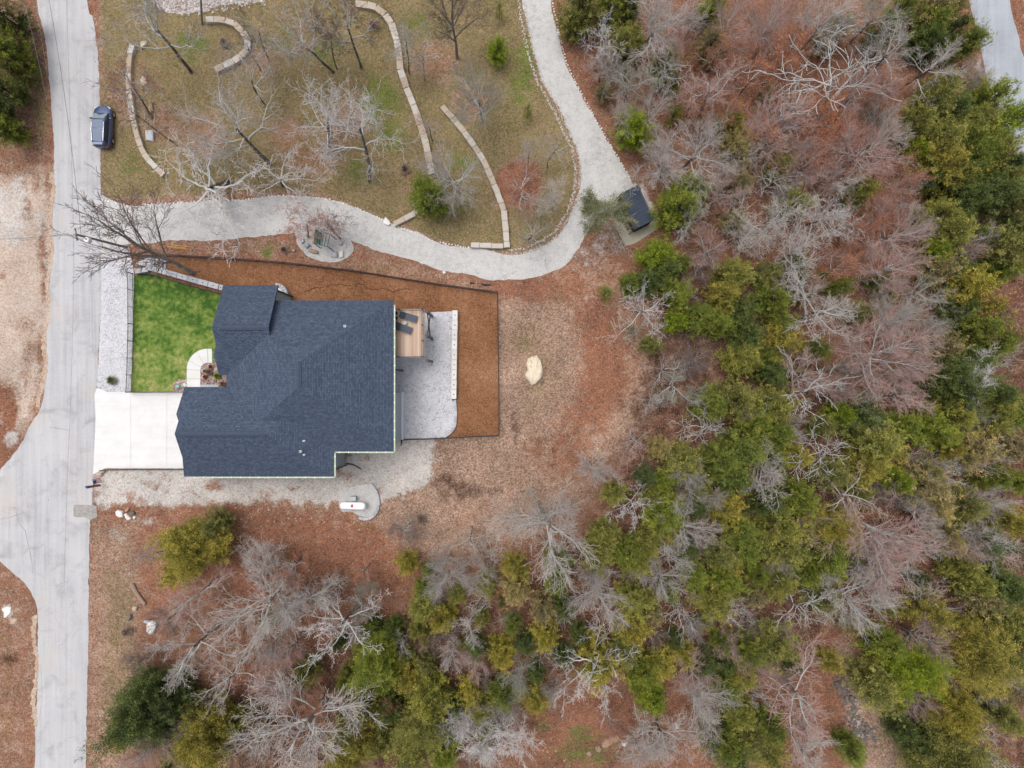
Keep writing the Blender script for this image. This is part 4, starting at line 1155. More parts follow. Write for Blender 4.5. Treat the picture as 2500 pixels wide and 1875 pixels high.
rock([(1298,872),(1310,868),(1320,880),(1326,908),(1322,922),(1308,938),(1299,940),(1284,922),(1281,916),(1288,904),(1284,890),(1290,876)], .75, MAT['boulder'], 'big cream boulder standing alone in the clearing', 'boulder', 'boulder')
rock([(1321,930),(1328,929),(1327,938),(1321,937)], .2, MAT['greyrock'], 'small dark stone at the foot of the cream boulder')
rock([(284,1249),(289,1244),(302,1248),(303,1262),(293,1263),(285,1256)], .35, MAT['whiterock'], 'largest white rock of the heap beside the lower drive edge', group='white rocks below the drive')
rock([(305,1254),(311,1252),(323,1265),(319,1269),(311,1268)], .3, MAT['whiterock'], 'long white rock between the largest one and a little chip', group='white rocks below the drive')
rock([(307,1244),(313,1237),(318,1238),(316,1246),(308,1251)], .25, MAT['tanrock'], 'tan rock on top of the white rock heap', group='white rocks below the drive')
rock([(325,1261),(331,1259),(334,1262),(329,1268)], .2, MAT['whiterock'], 'white chip at the right end of the rock heap', group='white rocks below the drive')
rock([(319,1249),(326,1246),(331,1250),(330,1256),(322,1258)], .3, MAT['greyrock'], 'round grey rock among the white ones below the drive', group='white rocks below the drive')
for pts, lab in [([(249,1150),(257,1146),(260,1150),(256,1155),(250,1155)], 'brown stone touching the driveway corner'), ([(244,1156),(252,1155),(253,1160),(246,1164),(238,1164),(238,1160)], 'brown stone between the driveway corner and the little flag')]:
    rock(pts, .3, MAT['tanrock'], lab, group='stones at the driveway corner')
rock([(361,1524),(370,1514),(377,1513),(386,1516),(385,1530),(378,1545),(368,1548),(361,1540)], .45, MAT['whiterock'], 'white boulder lying in the dry grass below the fallen log', 'boulder')
rock([(352,1519),(355,1511),(368,1514),(366,1523)], .3, MAT['greyblock'], 'square grey stone touching the white boulder')
rock([(325,1482),(331,1476),(338,1480),(337,1490),(329,1491)], .35, MAT['wallstone'], 'pale stump stone at the lower end of the fallen log')
rock([(312,1503),(321,1498),(325,1504),(318,1513),(311,1511)], .35, MAT['greyrock'], 'dark stump stone left of the white boulder')
rock([(5,1486),(18,1480),(28,1482),(28,1495),(18,1506),(10,1508),(12,1496)], .15, MAT['whiterock'], 'flat white stone in the lower left leaf litter')
rock([(26,1514),(36,1508),(44,1512),(38,1522),(28,1524)], .12, MAT['tanrock'], 'flat tan stone just below the white one at lower left')
rock([(1468,1812),(1480,1800),(1500,1790),(1512,1794),(1514,1803),(1496,1812),(1480,1822),(1470,1822)], .4, MAT['tanrock'], 'long pinkish ledge of rock in the red litter at the bottom')
rock([(1453,1822),(1462,1818),(1468,1828),(1464,1836),(1454,1832)], .25, MAT['tanrock'], 'pinkish rock next to the long ledge')
rock([(1430,1838),(1440,1832),(1444,1842),(1436,1846)], .2, MAT['tanrock'], 'smaller pinkish rock farthest from the long ledge')
rock([(1518,1812),(1530,1809),(1532,1813),(1524,1822),(1519,1818)], .2, MAT['whiterock'], 'white slab right of the pinkish ledge')
rock([(1648,1765),(1655,1764),(1656,1776),(1652,1780),(1648,1774)], .2, MAT['whiterock'], 'narrow white stone between two bare trees near the bottom')
for pts, ht, lab in [([(2052,1655),(2059,1652),(2062,1660),(2058,1666),(2052,1664)],.35,'roundest dark rock at the upper end of the dry creek'), ([(2036,1664),(2046,1660),(2050,1668),(2042,1676),(2034,1672)],.35,'dark rock left of the roundest one at the creek head'), ([(2054,1668),(2061,1668),(2060,1674),(2054,1674)],.2,'small dark rock below the roundest one at the creek head'),
                    ([(2062,1698),(2068,1696),(2070,1704),(2064,1708),(2061,1704)],.3,'left one of a pair of dark creek rocks'), ([(2072,1697),(2080,1696),(2085,1703),(2078,1709),(2072,1706)],.35,'right one of a pair of dark creek rocks'),
                    ([(2108,1772),(2114,1768),(2121,1772),(2120,1779),(2112,1780)],.4,'domed dark rock in the middle of the lower creek stones'), ([(2104,1784),(2112,1783),(2116,1790),(2108,1792)],.3,'dark rock just below the domed creek rock'), ([(2120,1780),(2127,1778),(2127,1786),(2121,1785)],.3,'small dark rock right of the domed creek rock'), ([(2078,1784),(2088,1782),(2094,1790),(2084,1796),(2076,1792)],.25,'flat dark rock left of the domed creek rock'), ([(2127,1779),(2137,1778),(2136,1786),(2129,1788)],.25,'pale grey rock at the right end of the creek stones')]:
    rock(pts, ht, MAT['greyrock'], lab, group='dark rocks of the dry creek')
for pts, ht, lab in [([(2202,1728),(2212,1726),(2212,1744),(2204,1750),(2198,1740)],.5,'tall grey slab at the upper end of the shaded ledge'), ([(2214,1732),(2230,1730),(2231,1742),(2224,1748),(2216,1742)],.4,'tan topped rock of the shaded ledge'), ([(2238,1742),(2250,1735),(2256,1742),(2244,1750)],.4,'pale grey wedge of rock against the yellow cedar'), ([(2220,1748),(2234,1748),(2238,1760),(2226,1766),(2218,1758)],.3,'dark rock in the middle of the shaded ledge'),
                     ([(2232,1770),(2240,1764),(2246,1770),(2244,1782),(2236,1780)],.4,'left block at the lower end of the shaded ledge'), ([(2246,1770),(2256,1766),(2262,1776),(2254,1786),(2246,1782)],.45,'right block at the lower end of the shaded ledge')]:
    rock(pts, ht, MAT['greyrock'], lab, group='rocks of the shaded ledge')
# stones set round the gravel patch
for pts, m, lab in [([(752,613),(760,607),(777,614),(777,621),(764,619)],'tanrock','tan slab at the lower edge of the gravel patch'), ([(807,617),(809,614),(824,615),(825,630),(808,628)],'greyblock','square grey stone below the canopy frame'), ([(828,616),(836,611),(840,616),(840,629),(829,631)],'whiteblock','upright white stone next to the square grey one'),
                    ([(828,594),(836,590),(838,597),(830,600)],'greyblock','pale stone at the foot of the leaning trunk'), ([(735,588),(743,584),(746,591),(738,596)],'greyblock','grey stone at the left edge of the gravel patch'), ([(743,598),(753,594),(759,600),(750,608),(744,604)],'greyblock','broad grey stone left of the canopy frame'), ([(716,611),(721,609),(721,614),(716,615)],'whiterock','little white stone in the leaves left of the gravel patch')]:
    rock(pts, .35, MAT[m], lab, group='stones round the gravel patch')
for pts, m, lab in [([(935,541),(942,530),(948,536),(956,546),(950,552),(938,548)],'whiterock','white stones where the short border meets the drive'), ([(343,196),(352,186),(360,190),(362,206),(350,212)],'tanrock','pale rock inside the curve of the left stone border'), ([(356,318),(376,320),(378,346),(358,344)],'greyblock','flat grey slab inside the left stone border near the car'), ([(345,105),(362,100),(360,112),(346,122)],'wallstone','loose flat stone at the top of the left border'),
                    ([(365,257),(374,252),(376,272),(366,280)],'tanrock','tan rock in the leaves inside the left stone border'), ([(1588,455),(1598,456),(1598,466),(1590,467)],'tanrock','tan rock behind the shed'), ([(1720,446),(1728,446),(1728,452),(1722,453)],'tanrock','small tan rock in the litter behind the shed'),
                    ([(969,1205),(978,1204),(979,1212),(971,1213)],'tanrock','tan rock right of the propane tank'), ([(1080,664),(1086,661),(1090,668),(1083,670)],'whiterock','white bit of rubble between drive and fence'), ([(892,1118),(898,1112),(902,1122),(895,1125)],'tanrock','tan flat stone on the gravel below the eave notch'),
                    ([(1379,772),(1381,780),(1377,783)],'greyblock','small pale stone left of the white bare tree')]:
    rock(pts, .28, MAT[m], lab)
# limbs and logs on the ground
def log(pts, rad, label, m='wood', name='log', n=7, cat='log', group=None):
    w_ = [P(*q, rad*.7) for q in pts]
    c = sum(w_, Vector())/len(w_); c.z = zt(c.x)
    rr = [rad*(1-.3*i/max(1,len(w_)-1)) for i in range(len(w_))]
    o = MB().tube(w_, rr, n).build(name, MAT[m], loc=c)
    return tag(o, label, cat, group)
log([(322,1425),(331,1444),(342,1460),(354,1475)], .22, 'fallen grey log in the dry grass near the road')
for pts, lab in [([(1491,783),(1499,802),(1506,820)],'longest of the three sticks in the red leaves'), ([(1495,774),(1502,790)],'left short stick above the longest one'), ([(1510,778),(1513,796),(1515,808)],'stick standing apart to the right of the other two')]:
    log(pts, .09, lab, 'wood', 'stick', 5, 'stick', 'cut sticks in the red leaves')
log([(1537,610),(1546,620),(1555,630)], .07, 'pale stick below the shed', 'wood', 'stick', 5, 'stick')
log([(1567,867),(1576,875),(1585,884)], .08, 'bare branch lying at the clearing edge', 'wood', 'stick', 5, 'stick')
log([(1540,1160),(1555,1145),(1568,1128),(1572,1112)], .12, 'broken pale branch lying at the edge of the cedars', 'wood', 'stick', 5, 'stick')
log([(1320,1212),(1330,1204),(1342,1192)], .07, 'pale stick lying in the lower clearing', 'wood', 'stick', 5, 'stick')
log([(548,1432),(540,1448),(534,1462)], .1, 'slender fallen branch below the yellow cedar', 'wood', 'stick', 5, 'stick')

# ---------------------------------------------------------------- propane tank
def tank():
    z0 = zt(P(862,1235).x)
    z = z0 + .72
    a_, b_ = Pz(838,1234.5,z+.1), Pz(885,1236,z+.1)
    a_.z = b_.z = z
    t = thing('propane_tank', (a_.x, a_.y, z0), 'white horizontal propane tank with a pink cap inside the kerb crescent', 'tank')
    d = (b_-a_).normalized(); r_ = .41
    pts, rad = [], []
    for k in range(6):
        th = math.pi/2*k/5; pts.append(a_ - d*r_*.85*math.cos(th)); rad.append(max(.01, r_*math.sin(th)))
    for k in range(6):
        th = math.pi/2*(1-k/5); pts.append(b_ + d*r_*.85*math.cos(th)); rad.append(max(.01, r_*math.sin(th)))
    MB().tube(pts, rad, 24).build('tank', MAT['tank'], t, smooth=True)
    c = Pz(859,1235.5,z+.45)
    MB().tube([c-Vector((0,0,.1)), c, c+Vector((0,0,.05))], [.16,.16,.13], 14).build('cap', MAT['pink'], t)
    for p in (a_.lerp(b_,.12), a_.lerp(b_,.88)): MB().box((p.x,p.y,z0+.2), (.16,.7,.45)).build('leg', MAT['greyblock'], t)
    u = P(862,1217,.4); z1 = zt(u.x)
    t2 = thing('utility_box', (u.x,u.y,z1), 'small grey green utility box just above the propane tank', 'box')
    MB().box((u.x,u.y,z1+.3), (.62,.42,.6), ch=.02).build('cabinet', MAT['greyplastic'], t2)
    MB().box((u.x,u.y,z1+.615), (.66,.46,.03)).build('lid', MAT['greyplastic'], t2)
    MB().bar((u.x-.1,u.y-.25,z1+.15), (u.x-.05,a_.y,z1+.3), .05).build('hose', MAT['blackpipe'], t2)
tank()

# ---------------------------------------------------------------- fences
def fence(name, pts, ht, spacing, label, mesh=True, picket=None, rails=(1.0,), prad=.035, group=None):
    at, L = along(pts)
    t = thing(name, at(L/2), label, 'fence', group)
    n = max(2, round(L/spacing))
    def ap(s_, z):
        p = at(s_); return Vector((p.x, p.y, zt(p.x)+z))
    for i in range(n+1):
        s_ = L*i/n
        MB().tube([ap(s_,-.1), ap(s_,ht+.06)], prad, 8).build('post', MAT['black'], t)
    m_ = max(2, int(L/1.0))
    for rz_ in rails:
        MB().tube([ap(L*i/m_, ht*rz_) for i in range(m_+1)], .03, 6).build('rail', MAT['black'], t)
    if mesh:
        mb = MB(); k = int(L/.22)
        for i in range(k):
            s0 = L*i/k
            for dirn in (1, -1):
                s1 = s0 + dirn*ht
                lo, hi = 0.03, ht
                if s1 < 0: hi = s0; s1 = 0
                if s1 > L: hi = L - s0; s1 = L
                if hi > .1: mb.bar(ap(s0, lo), ap(s1, hi), .012)
        tag(mb.build('wire_mesh', MAT['black'], t), kind='stuff')
    if picket:
        mb = MB(); k = int(L/picket)
        for i in range(k): mb.bar(ap(L*(i+.5)/k, .06), ap(L*(i+.5)/k, ht), .028)
        tag(mb.build('picket', MAT['black'], t), kind='stuff')
    return t
fence('wire_fence', [(392,626),(420,626),(520,632),(640,640),(715,646),(790,655),(860,663),(950,677),(1080,698),(1215,716)], 1.25, 2.4, 'black wire fence along the upper edge of the brown straw yard', rails=(1.0,.03))
fence('wire_fence', [(1215,716),(1216.5,830),(1218,950),(1219,1063)], 1.25, 2.4, 'black wire fence along the right edge of the brown straw yard', rails=(1.0,.03))
fence('wire_fence', [(1219,1063),(1160,1065),(1085,1069),(1030,1071),(981,1072)], 1.25, 2.4, 'black wire fence running from the right corner back to the house', rails=(1.0,.03))
fence('picket_fence', [(325,668),(326.5,720),(327,800),(325,880),(322,957)], 1.15, 1.75, 'black metal picket fence between white gravel strip and green lawn', mesh=False, picket=.11, rails=(.96,.12))
fence('picket_fence', [(322,957.5),(370,957.5),(425,957),(452,957)], 1.1, 1.9, 'low black fence where the lawn meets the white driveway', mesh=False, picket=.11, rails=(.96,.12))
fence('picket_fence', [(346,672),(362,670),(400,678),(450,694),(500,707),(540,718)], 1.0, 1.8, 'black fence at the lower foot of the grey block wall', mesh=False, picket=.11, rails=(.96,.12))
dfl = fence('post_and_cable_fence', [(257,1146),(296,1145),(335,1144.5),(374,1144.5),(413,1144.5),(452,1144.5)], .95, 1.62, 'thin black posts with cables along the lower driveway edge', mesh=False, rails=(.95,.6,.25))
for p in [(845,1131),(979,1072)]: pass
log([(846,1132),(858,1133.5),(870,1138),(882,1146)], .075, 'black drain pipe lying on gravel in the house notch', 'blackpipe', 'drain_pipe', 8, 'pipe')
log([(981,1073),(980,1082),(978.5,1088)], .07, 'short black pipe at the end of the wire fence', 'blackpipe', 'drain_pipe', 8, 'pipe')
for pts, lab in [([(1148,690),(1158,692)],'left black scrap of pipe above the fence corner'), ([(1177,694),(1197,696)],'right black scrap of pipe above the fence corner')]:
    log(pts, .12, lab, 'blackpipe', 'pipe_scrap', 6, 'pipe', 'black pipe scraps above the fence')
for pts, lab in [([(418,597.5),(468,603)],'upper yellow rod of the three lying in the leaves'), ([(410,602),(450,604.5)],'middle yellow rod of the three in the leaves'), ([(425,605),(455,607)],'lowest and shortest yellow rod in the leaves')]:
    log(pts, .035, lab, 'yellow', 'yellow_rod', 5, 'rod', 'yellow rods near the leaning tree')

# ---------------------------------------------------------------- flag, painted post, plants, tiles
fl = P(250,1177)
t = thing('garden_flag', fl, 'small garden flag with blue canton and red stripes by the driveway corner', 'flag')
MB().tube([fl, fl+Vector((0,0,1.55))], .015, 6).build('pole', MAT['black'], t)
MB().bar(fl+Vector((0,0,1.5)), fl+Vector((-.12,.5,1.5)), .02).build('arm', MAT['black'], t)
def fq(y0_, y1_, z0_, z1_, m, nm, par, off=0):
    d = Vector((-.12,.5,0)); n_ = Vector((.5,.12,0)).normalized()
    V = [fl+d*y0_+Vector((0,0,z0_)), fl+d*y1_+Vector((0,0,z0_)), fl+d*y1_+Vector((0,0,z1_)), fl+d*y0_+Vector((0,0,z1_))]
    sway = lambda p: p + n_*(.25*(1.5-p.z+fl.z)) 
    V = [sway(p)+n_*off for p in V]
    V += [p - n_*(.012+off*2) for p in V]
    return MB().add(V, [[0,1,2,3],[7,6,5,4],[0,4,5,1],[1,5,6,2],[2,6,7,3],[3,7,4,0]]).build(nm, m, par)
cloth = fq(0, 1, .5, 1.48, MAT['white'], 'cloth', t)
for i in range(4): fq(.02+.26*i, .15+.26*i, .5, 1.08 if i < 3 else 1.47, MAT['flagred'], 'stripe', cloth, .004)
fq(.02, .72, 1.1, 1.47, MAT['blue'], 'canton', cloth, .005)
mp0 = P(243,1184.5)
t = thing('painted_post', mp0, 'tall red post with a blue top at the road edge beside the flag', 'post')
top = Pz(210,1190,2.45)
m1 = mp0.lerp(top, .68)
MB().bar(mp0, m1, .22, .1).build('post', MAT['red'], t)
MB().bar(m1, top, .24, .12).build('top', MAT['blue'], t)
def tuft(u, v, rad, ht, n, cols, label, cat, name='grass_tuft', wd=.03, flat=.5):
    c = P(u, v)
    mb = MB()
    for i in range(n):
        a_ = random.random()*6.283; r_ = rad*random.uniform(.3,1.0); h_ = ht*random.uniform(.6,1.0)
        d = Vector((math.cos(a_), math.sin(a_), 0)); s_ = Vector((-d.y, d.x, 0))*wd
        b_ = c + d*rad*.15*random.random()
        mid = b_ + d*r_*.55 + Vector((0,0,h_)); e_ = b_ + d*r_ + Vector((0,0,h_*flat))
        mb.face([b_-s_*.5, b_+s_*.5, mid+s_*.4, mid-s_*.4], i % len(cols)); mb.face([mid-s_*.4, mid+s_*.4, e_], i % len(cols))
    o = mb.build(name, cols, loc=c)
    return tag(o, label, cat)
MAT['blade'] = simple('grass_blade_green', sr(96,124,72,.8), .8, var=.15); MAT['blade2'] = simple('grass_blade_straw', sr(170,160,116,.7), .8, var=.15)
MAT['sage'] = simple('grey_sage', sr(160,150,130,.7), .9, var=.2); MAT['rustleaf'] = simple('rust_leaf', sr(168,96,64,.7), .9, var=.25); MAT['brightleaf'] = simple('bright_green_leaf', sr(150,160,30,.8), .7, var=.2); MAT['darkleaf'] = simple('dark_green_leaf', sr(60,90,60,.7), .8, var=.2)
MAT['twigbrown'] = simple('brown_twig', sr(140,112,98,.7), .9, var=.2); MAT['twiggrey'] = simple('grey_twig', sr(170,160,152,.7), .9, var=.2)
tuft(277,928,.62,.7,260,[MAT['blade'],MAT['blade'],MAT['blade2']], 'ornamental grass clump on the white gravel strip', 'grass clump', wd=.04)
tuft(513,908,.5,.5,160,[MAT['sage'],MAT['twigbrown']], 'brownish dry shrub in the middle of the stone bed', 'shrub', 'shrub', .05)
tuft(503,920,.32,.4,110,[MAT['rustleaf']], 'rust coloured little shrub by the walk in the stone bed', 'shrub', 'shrub', .06)
tuft(533,918,.42,.5,170,[MAT['brightleaf'],MAT['brightleaf'],MAT['darkleaf']], 'bright yellow green shrub under the porch eave', 'shrub', 'shrub', .07)
tuft(501,906,.18,.3,50,[MAT['darkleaf']], 'tiny dark green plant at the edge of the stone bed', 'plant', 'plant', .06)
tuft(546,937,.4,.5,140,[MAT['sage'],MAT['rustleaf']], 'straw coloured shrub in the inner corner of the stone bed', 'shrub', 'shrub', .05)
tuft(516,895,.34,.4,80,[MAT['rustleaf'],MAT['twigbrown']], 'reddish sprig at the top of the stone bed', 'plant', 'plant', .04)
for u, v, rr, lab in [(551,110,.75,'brown dry bush inside the hook shaped border'), (914,66,.8,'reddish dry bush left of the long stone border'), (990,416,.75,'brown dry bush near the lower end of the long border'), (1046,640,.01,''), (697,612,.55,'dark dry bush left of the gravel patch'), (315,1538,.8,'brown brush left of the white boulder'), (1030,1264,.9,'grey brush in the lower clearing')]:
    if lab: tuft(u, v, rr, .8, 240, [MAT['twigbrown'], MAT['twigbrown'], MAT['twiggrey']], lab, 'bush', 'dry_bush', .022, .75)
tl = P(433,943); t = thing('garden_ornament', tl, 'teal and cream garden ornaments on the small stone bed', 'ornament')
MB().box(P(433,943,.1), (.38,.28,.05), rz=.05).build('tile', MAT['teal'], t); MB().box(P(445,941,.1), (.16,.18,.05)).build('tile', MAT['teal'], t)
MB().prism([P(*q)[:2] for q in [(447,936),(452,935),(457,939),(457,943),(450,944)]], .02, .14).build('stone', MAT['whiteblock'], t)

# ---------------------------------------------------------------- utility poles and cables
pb_ = P(309,604); pt_ = Pz(184,572,8.2)
up_ = thing('utility_pole', pb_, 'weathered utility pole leaning over the road with a white transformer', 'utility pole')
MB().tube([pb_, pb_.lerp(pt_,.5), pt_], [.13,.11,.09], 10).build('pole', MAT['pole'], up_)
ax = (pt_-pb_).normalized()
for f_ in (.985,): 
    c = pb_.lerp(pt_, f_); MB().bar(c+Vector((-.1,.55,0)), c+Vector((.1,-.55,0)), .1).build('crossarm', MAT['pole'], up_)
for k in (-.5, .5): MB().tube([pb_.lerp(pt_,.985)+Vector((-k*.18,k,.05)), pb_.lerp(pt_,.985)+Vector((-k*.18,k,.25))], .05, 8).build('insulator', MAT['ceramic'], up_)
tc = Pz(210,585,7.0)
trf = MB().tube([tc-Vector((0,0,.5)), tc-Vector((0,0,.03)), tc+Vector((0,0,.03))], [.27,.27,.2], 16).build('transformer', MAT['white'], up_)
MB().tube([tc+Vector((.04,.04,.03)), tc+Vector((.04,.04,.22))], .05, 8).build('bushing', MAT['black'], trf)
MB().bar(tc-Vector((0,0,.2)), pb_.lerp(pt_,.86), .08).build('bracket', MAT['black'], up_)
def cable(name, a_, b_, sag, label, rad=.022):
    pts = [a_.lerp(b_, i/12) - Vector((0,0,sag*4*(i/12)*(1-i/12))) for i in range(13)]
    o = MB().tube(pts, rad, 5).build(name, MAT['wire'], loc=a_)
    return tag(o, label, 'cable')
pt1 = pb_.lerp(pt_, .985)
cable('power_cable', pt1+Vector((.5,-.1,.1)), Pz(105,-80,8.4), .5, 'dark power cable running up the road from the pole', .02)
cable('power_cable', pt1, Pz(-60,586,7.6), .25, 'power cable crossing left over the road from the pole', .02)
cable('power_cable', Pz(56,-10,8), Pz(115,250,7.2), .1, 'pale cable over the left cedars, nearer the trees', .014); cable('power_cable', Pz(80,-10,8), Pz(116,180,7.2), .1, 'pale cable over the left cedars, nearer the road', .014)
pb2 = P(493,60)
t = thing('utility_pole', pb2, 'thin dark pole standing at the top edge beside the white rocks', 'utility pole')
MB().tube([pb2, Pz(489,-30,4.6)], [.11,.09], 8).build('pole', MAT['pole'], t)
MB().bar(Pz(489,-25,4.3)+Vector((-.4,0,0)), Pz(489,-25,4.3)+Vector((.4,0,0)), .08).build('crossarm', MAT['pole'], t)
# ---------------------------------------------------------------- trees
def bark_mat(name, c1, c2, lich=None):
    t = NT(name, 0.9, 0.15)
    p = t.pos()
    n1 = t.noise(p, 3.0, 4, 0.65); n2 = t.noise(p, 14, 2)
    c = t.ramp(t.math('ADD', t.math('MULTIPLY', n1, .6), t.math('MULTIPLY', n2, .4)), [(0.32, c1), (0.68, c2)])
    if lich:
        c = t.mix(t.ramp(t.noise(p, 1.6, 4, .7), [(0.5, (0,0,0)), (0.66, (1,1,1))]), c, lich)
    t.col(c)
    return t.m
MAT['trunk'] = bark_mat('dark_oak_bark', sr(78,70,66,K), sr(130,121,114,K), sr(156,152,146,K))
MAT['trunk_pale'] = bark_mat('grey_bark', sr(112,104,98,K), sr(168,160,152,K), sr(186,184,178,K))
MAT['trunk_cedar'] = bark_mat('cedar_bark', sr(70,54,46,K), sr(116,92,80,K))
MAT['limb'] = bark_mat('pale_limb_bark', sr(176,174,172,K*1.1), sr(222,223,221,K*1.1), sr(206,212,204,K*1.1))
MAT['limb_dark'] = bark_mat('grey_brown_limb_bark', sr(104,96,92,K), sr(152,143,138,K))
def twig_mat():
    t = NT('twigs', 0.9, 0.1)
    oi = t.n('ShaderNodeObjectInfo')
    n1 = t.noise(t.pos(), 1.3, 3)
    t.col(t.mix(1.0, oi.outputs['Color'], t.ramp(n1, [(0.3, (.8,.8,.8)), (0.7, (1.18,1.18,1.18))]), 'MULTIPLY'))
    return t.m
MAT['twig'] = twig_mat()
def needle_mat(name, light):
    t = NT(name, 0.75, 0.2)
    oi = t.n('ShaderNodeObjectInfo')
    at = t.n('ShaderNodeAttribute', attribute_name='tint')
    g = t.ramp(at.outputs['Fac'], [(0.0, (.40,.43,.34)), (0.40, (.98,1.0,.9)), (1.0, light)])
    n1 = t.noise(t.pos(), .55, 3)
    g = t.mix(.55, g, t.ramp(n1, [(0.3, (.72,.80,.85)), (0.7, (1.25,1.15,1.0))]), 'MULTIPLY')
    t.col(t.mix(1.0, oi.outputs['Color'], g, 'MULTIPLY'))
    return t.m
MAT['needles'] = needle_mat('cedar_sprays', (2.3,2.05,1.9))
MAT['oakleaf'] = needle_mat('dry_oak_leaves', (1.6,1.5,1.45))

def tree_gen(seed, P_):
    """returns trunk poly, list of (pts, rad, level), twig ends.  P_: dict of shape numbers"""
    r = random.Random(seed)
    br, ends = [], []
    def rv(): return Vector((r.gauss(0,1), r.gauss(0,1), r.gauss(0,1)))
    def grow(p, d, L, rad, lvl):
        ns = P_['seg'][lvl]
        pts, rr = [p.copy()], [rad]
        d = d.normalized()
        st = L / ns
        end = P_['taper'][lvl]
        for i in range(ns):
            d = (d + rv() * P_['wander'][lvl] + Vector((0,0,P_['up'][lvl]))).normalized()
            p = p + d * st
            pts.append(p.copy()); rr.append(max(P_['rmin'], rad * (1 - (1 - end) * (i + 1) / ns)))
        br.append((pts, rr, lvl))
        if lvl + 1 >= len(P_['seg']):
            ends.append(p.copy()); return
        nc = P_['kids'][lvl]
        nc = max(1, int(round(nc * r.uniform(.75, 1.25))))
        az = r.random() * 6.283
        for k in range(nc):
            lo = P_['from'][lvl]
            t = lo + (1 - lo) * ((k + r.random()) / nc)
            x = t * ns; i = min(ns - 1, int(x)); q = pts[i].lerp(pts[i+1], x - i)
            dd = (pts[i+1] - pts[i]).normalized()
            az += 2.4 + r.uniform(-.6, .6)
            o = dd.orthogonal().normalized(); o2 = dd.cross(o)
            side = o * math.cos(az) + o2 * math.sin(az)
            an = R(r.uniform(*P_['ang'][lvl]))
            nd = dd * math.cos(an) + side * math.sin(an)
            rad2 = (rr[i] * (1 - (x - i)) + rr[i+1] * (x - i)) * r.uniform(*P_['thin'][lvl])
            grow(q, nd, L * r.uniform(*P_['len'][lvl]) * (1.12 - .35 * t), rad2, lvl + 1)
        if lvl > 0 or P_.get('leader'):
            grow(pts[-1], d, L * .5, rr[-1], lvl + 1)
    grow(Vector((0,0,-.15)), Vector((r.gauss(0,.05), r.gauss(0,.05), 1)), P_['trunk'], P_['rad'], 0)
    return br, ends
def mesh_of(name, items, mats, idxf, sides):
    V, F3, MI = [], [], []
    n0 = 0
    for pts, rad, lvl in items:
        n = sides[lvl]
        ang = [2*math.pi*k/n for k in range(n)]
        m = len(pts)
        a_ = None
        for i in range(m):
            d = (pts[min(i+1,m-1)] - pts[max(i-1,0)]).normalized()
            a_ = d.orthogonal().normalized() if a_ is None else (a_ - d*a_.dot(d)).normalized()
            b_ = d.cross(a_)
            for t in ang:
                V.append(pts[i] + (a_*math.cos(t) + b_*math.sin(t)) * rad[i])
        mi = idxf(lvl)
        for i in range(m-1):
            for k in range(n):
                F3.append((n0+i*n+k, n0+i*n+(k+1)%n, n0+(i+1)*n+(k+1)%n, n0+(i+1)*n+k)); MI.append(mi)
        n0 += m*n
    return np_mesh(name, np.array([tuple(v) for v in V]), np.array(F3), mats, MI, smooth=True)

OAK = dict(seg=[8,7,5,4,3], taper=[.55,.35,.35,.4,.5], wander=[.05,.17,.2,.2,.16], up=[.02,.05,.03,.03,.03], kids=[6,6,6,5], trunk=6.2, rad=.20, rmin=.0125,
           ang=[(35,68),(30,62),(28,60),(25,60)], len=[(.55,.85),(.38,.62),(.38,.6),(.4,.62)], thin=[(.5,.75),(.45,.65),(.45,.65),(.5,.7)], leader=True)
OAK['from'] = [.5,.25,.2,.15]
LAWN = dict(OAK, kids=[6,6,5,3], rad=.18, wander=[.05,.21,.24,.22,.18], thin=[(.5,.75),(.5,.7),(.5,.7),(.5,.7)], rmin=.0125); LAWN['from'] = [.55,.25,.2,.15]
FAN = dict(OAK, kids=[10,7,6,4], wander=[.04,.08,.1,.12,.12], ang=[(25,62),(22,45),(20,45),(20,50)], len=[(.6,.8),(.42,.6),(.42,.6),(.45,.65)], rad=.20, rmin=.0105, thin=[(.5,.75),(.5,.7),(.5,.65),(.45,.6)], up=[.02,.06,.05,.04,.03]); FAN['from'] = [.4,.2,.2,.15]
THIN = dict(OAK, trunk=7.5, kids=[8,4,4,3], rad=.13, len=[(.28,.45),(.4,.6),(.4,.6),(.45,.65)], ang=[(35,65),(30,55),(28,55),(25,55)]); THIN['from'] = [.45,.3,.2,.15]
SNAG = dict(OAK, seg=[8,7,5,3], kids=[6,4,3], wander=[.05,.2,.22,.2], rad=.17, len=[(.4,.7),(.35,.55),(.35,.6)], rmin=.028, taper=[.5,.3,.3,.4]); SNAG['from'] = [.45,.3,.25]
SPRAWL = dict(OAK, kids=[6,5,4,4], wander=[.06,.24,.26,.24,.18], ang=[(55,88),(35,70),(30,65),(28,60)], len=[(.7,1.05),(.38,.6),(.36,.58),(.4,.6)], up=[.02,.02,.02,.02,.02], trunk=5.2); SPRAWL['from'] = [.55,.25,.2,.15]
def leaf_mesh(name, ends, n_each, size, seed, spread, pk):
    g = np.random.default_rng(seed)
    E_ = np.array([tuple(e) for e in ends])
    pick = E_[g.random(len(E_)) < pk]
    c = np.repeat(pick, n_each, 0) + g.normal(0, spread, (len(pick)*n_each, 3))
    return blades(name, c, g.normal(0, 1, c.shape), g.uniform(size*.7, size*1.3, len(c)), g.uniform(size*.45, size*.75, len(c)), g.random(len(c)), MAT['oakleaf'], g)
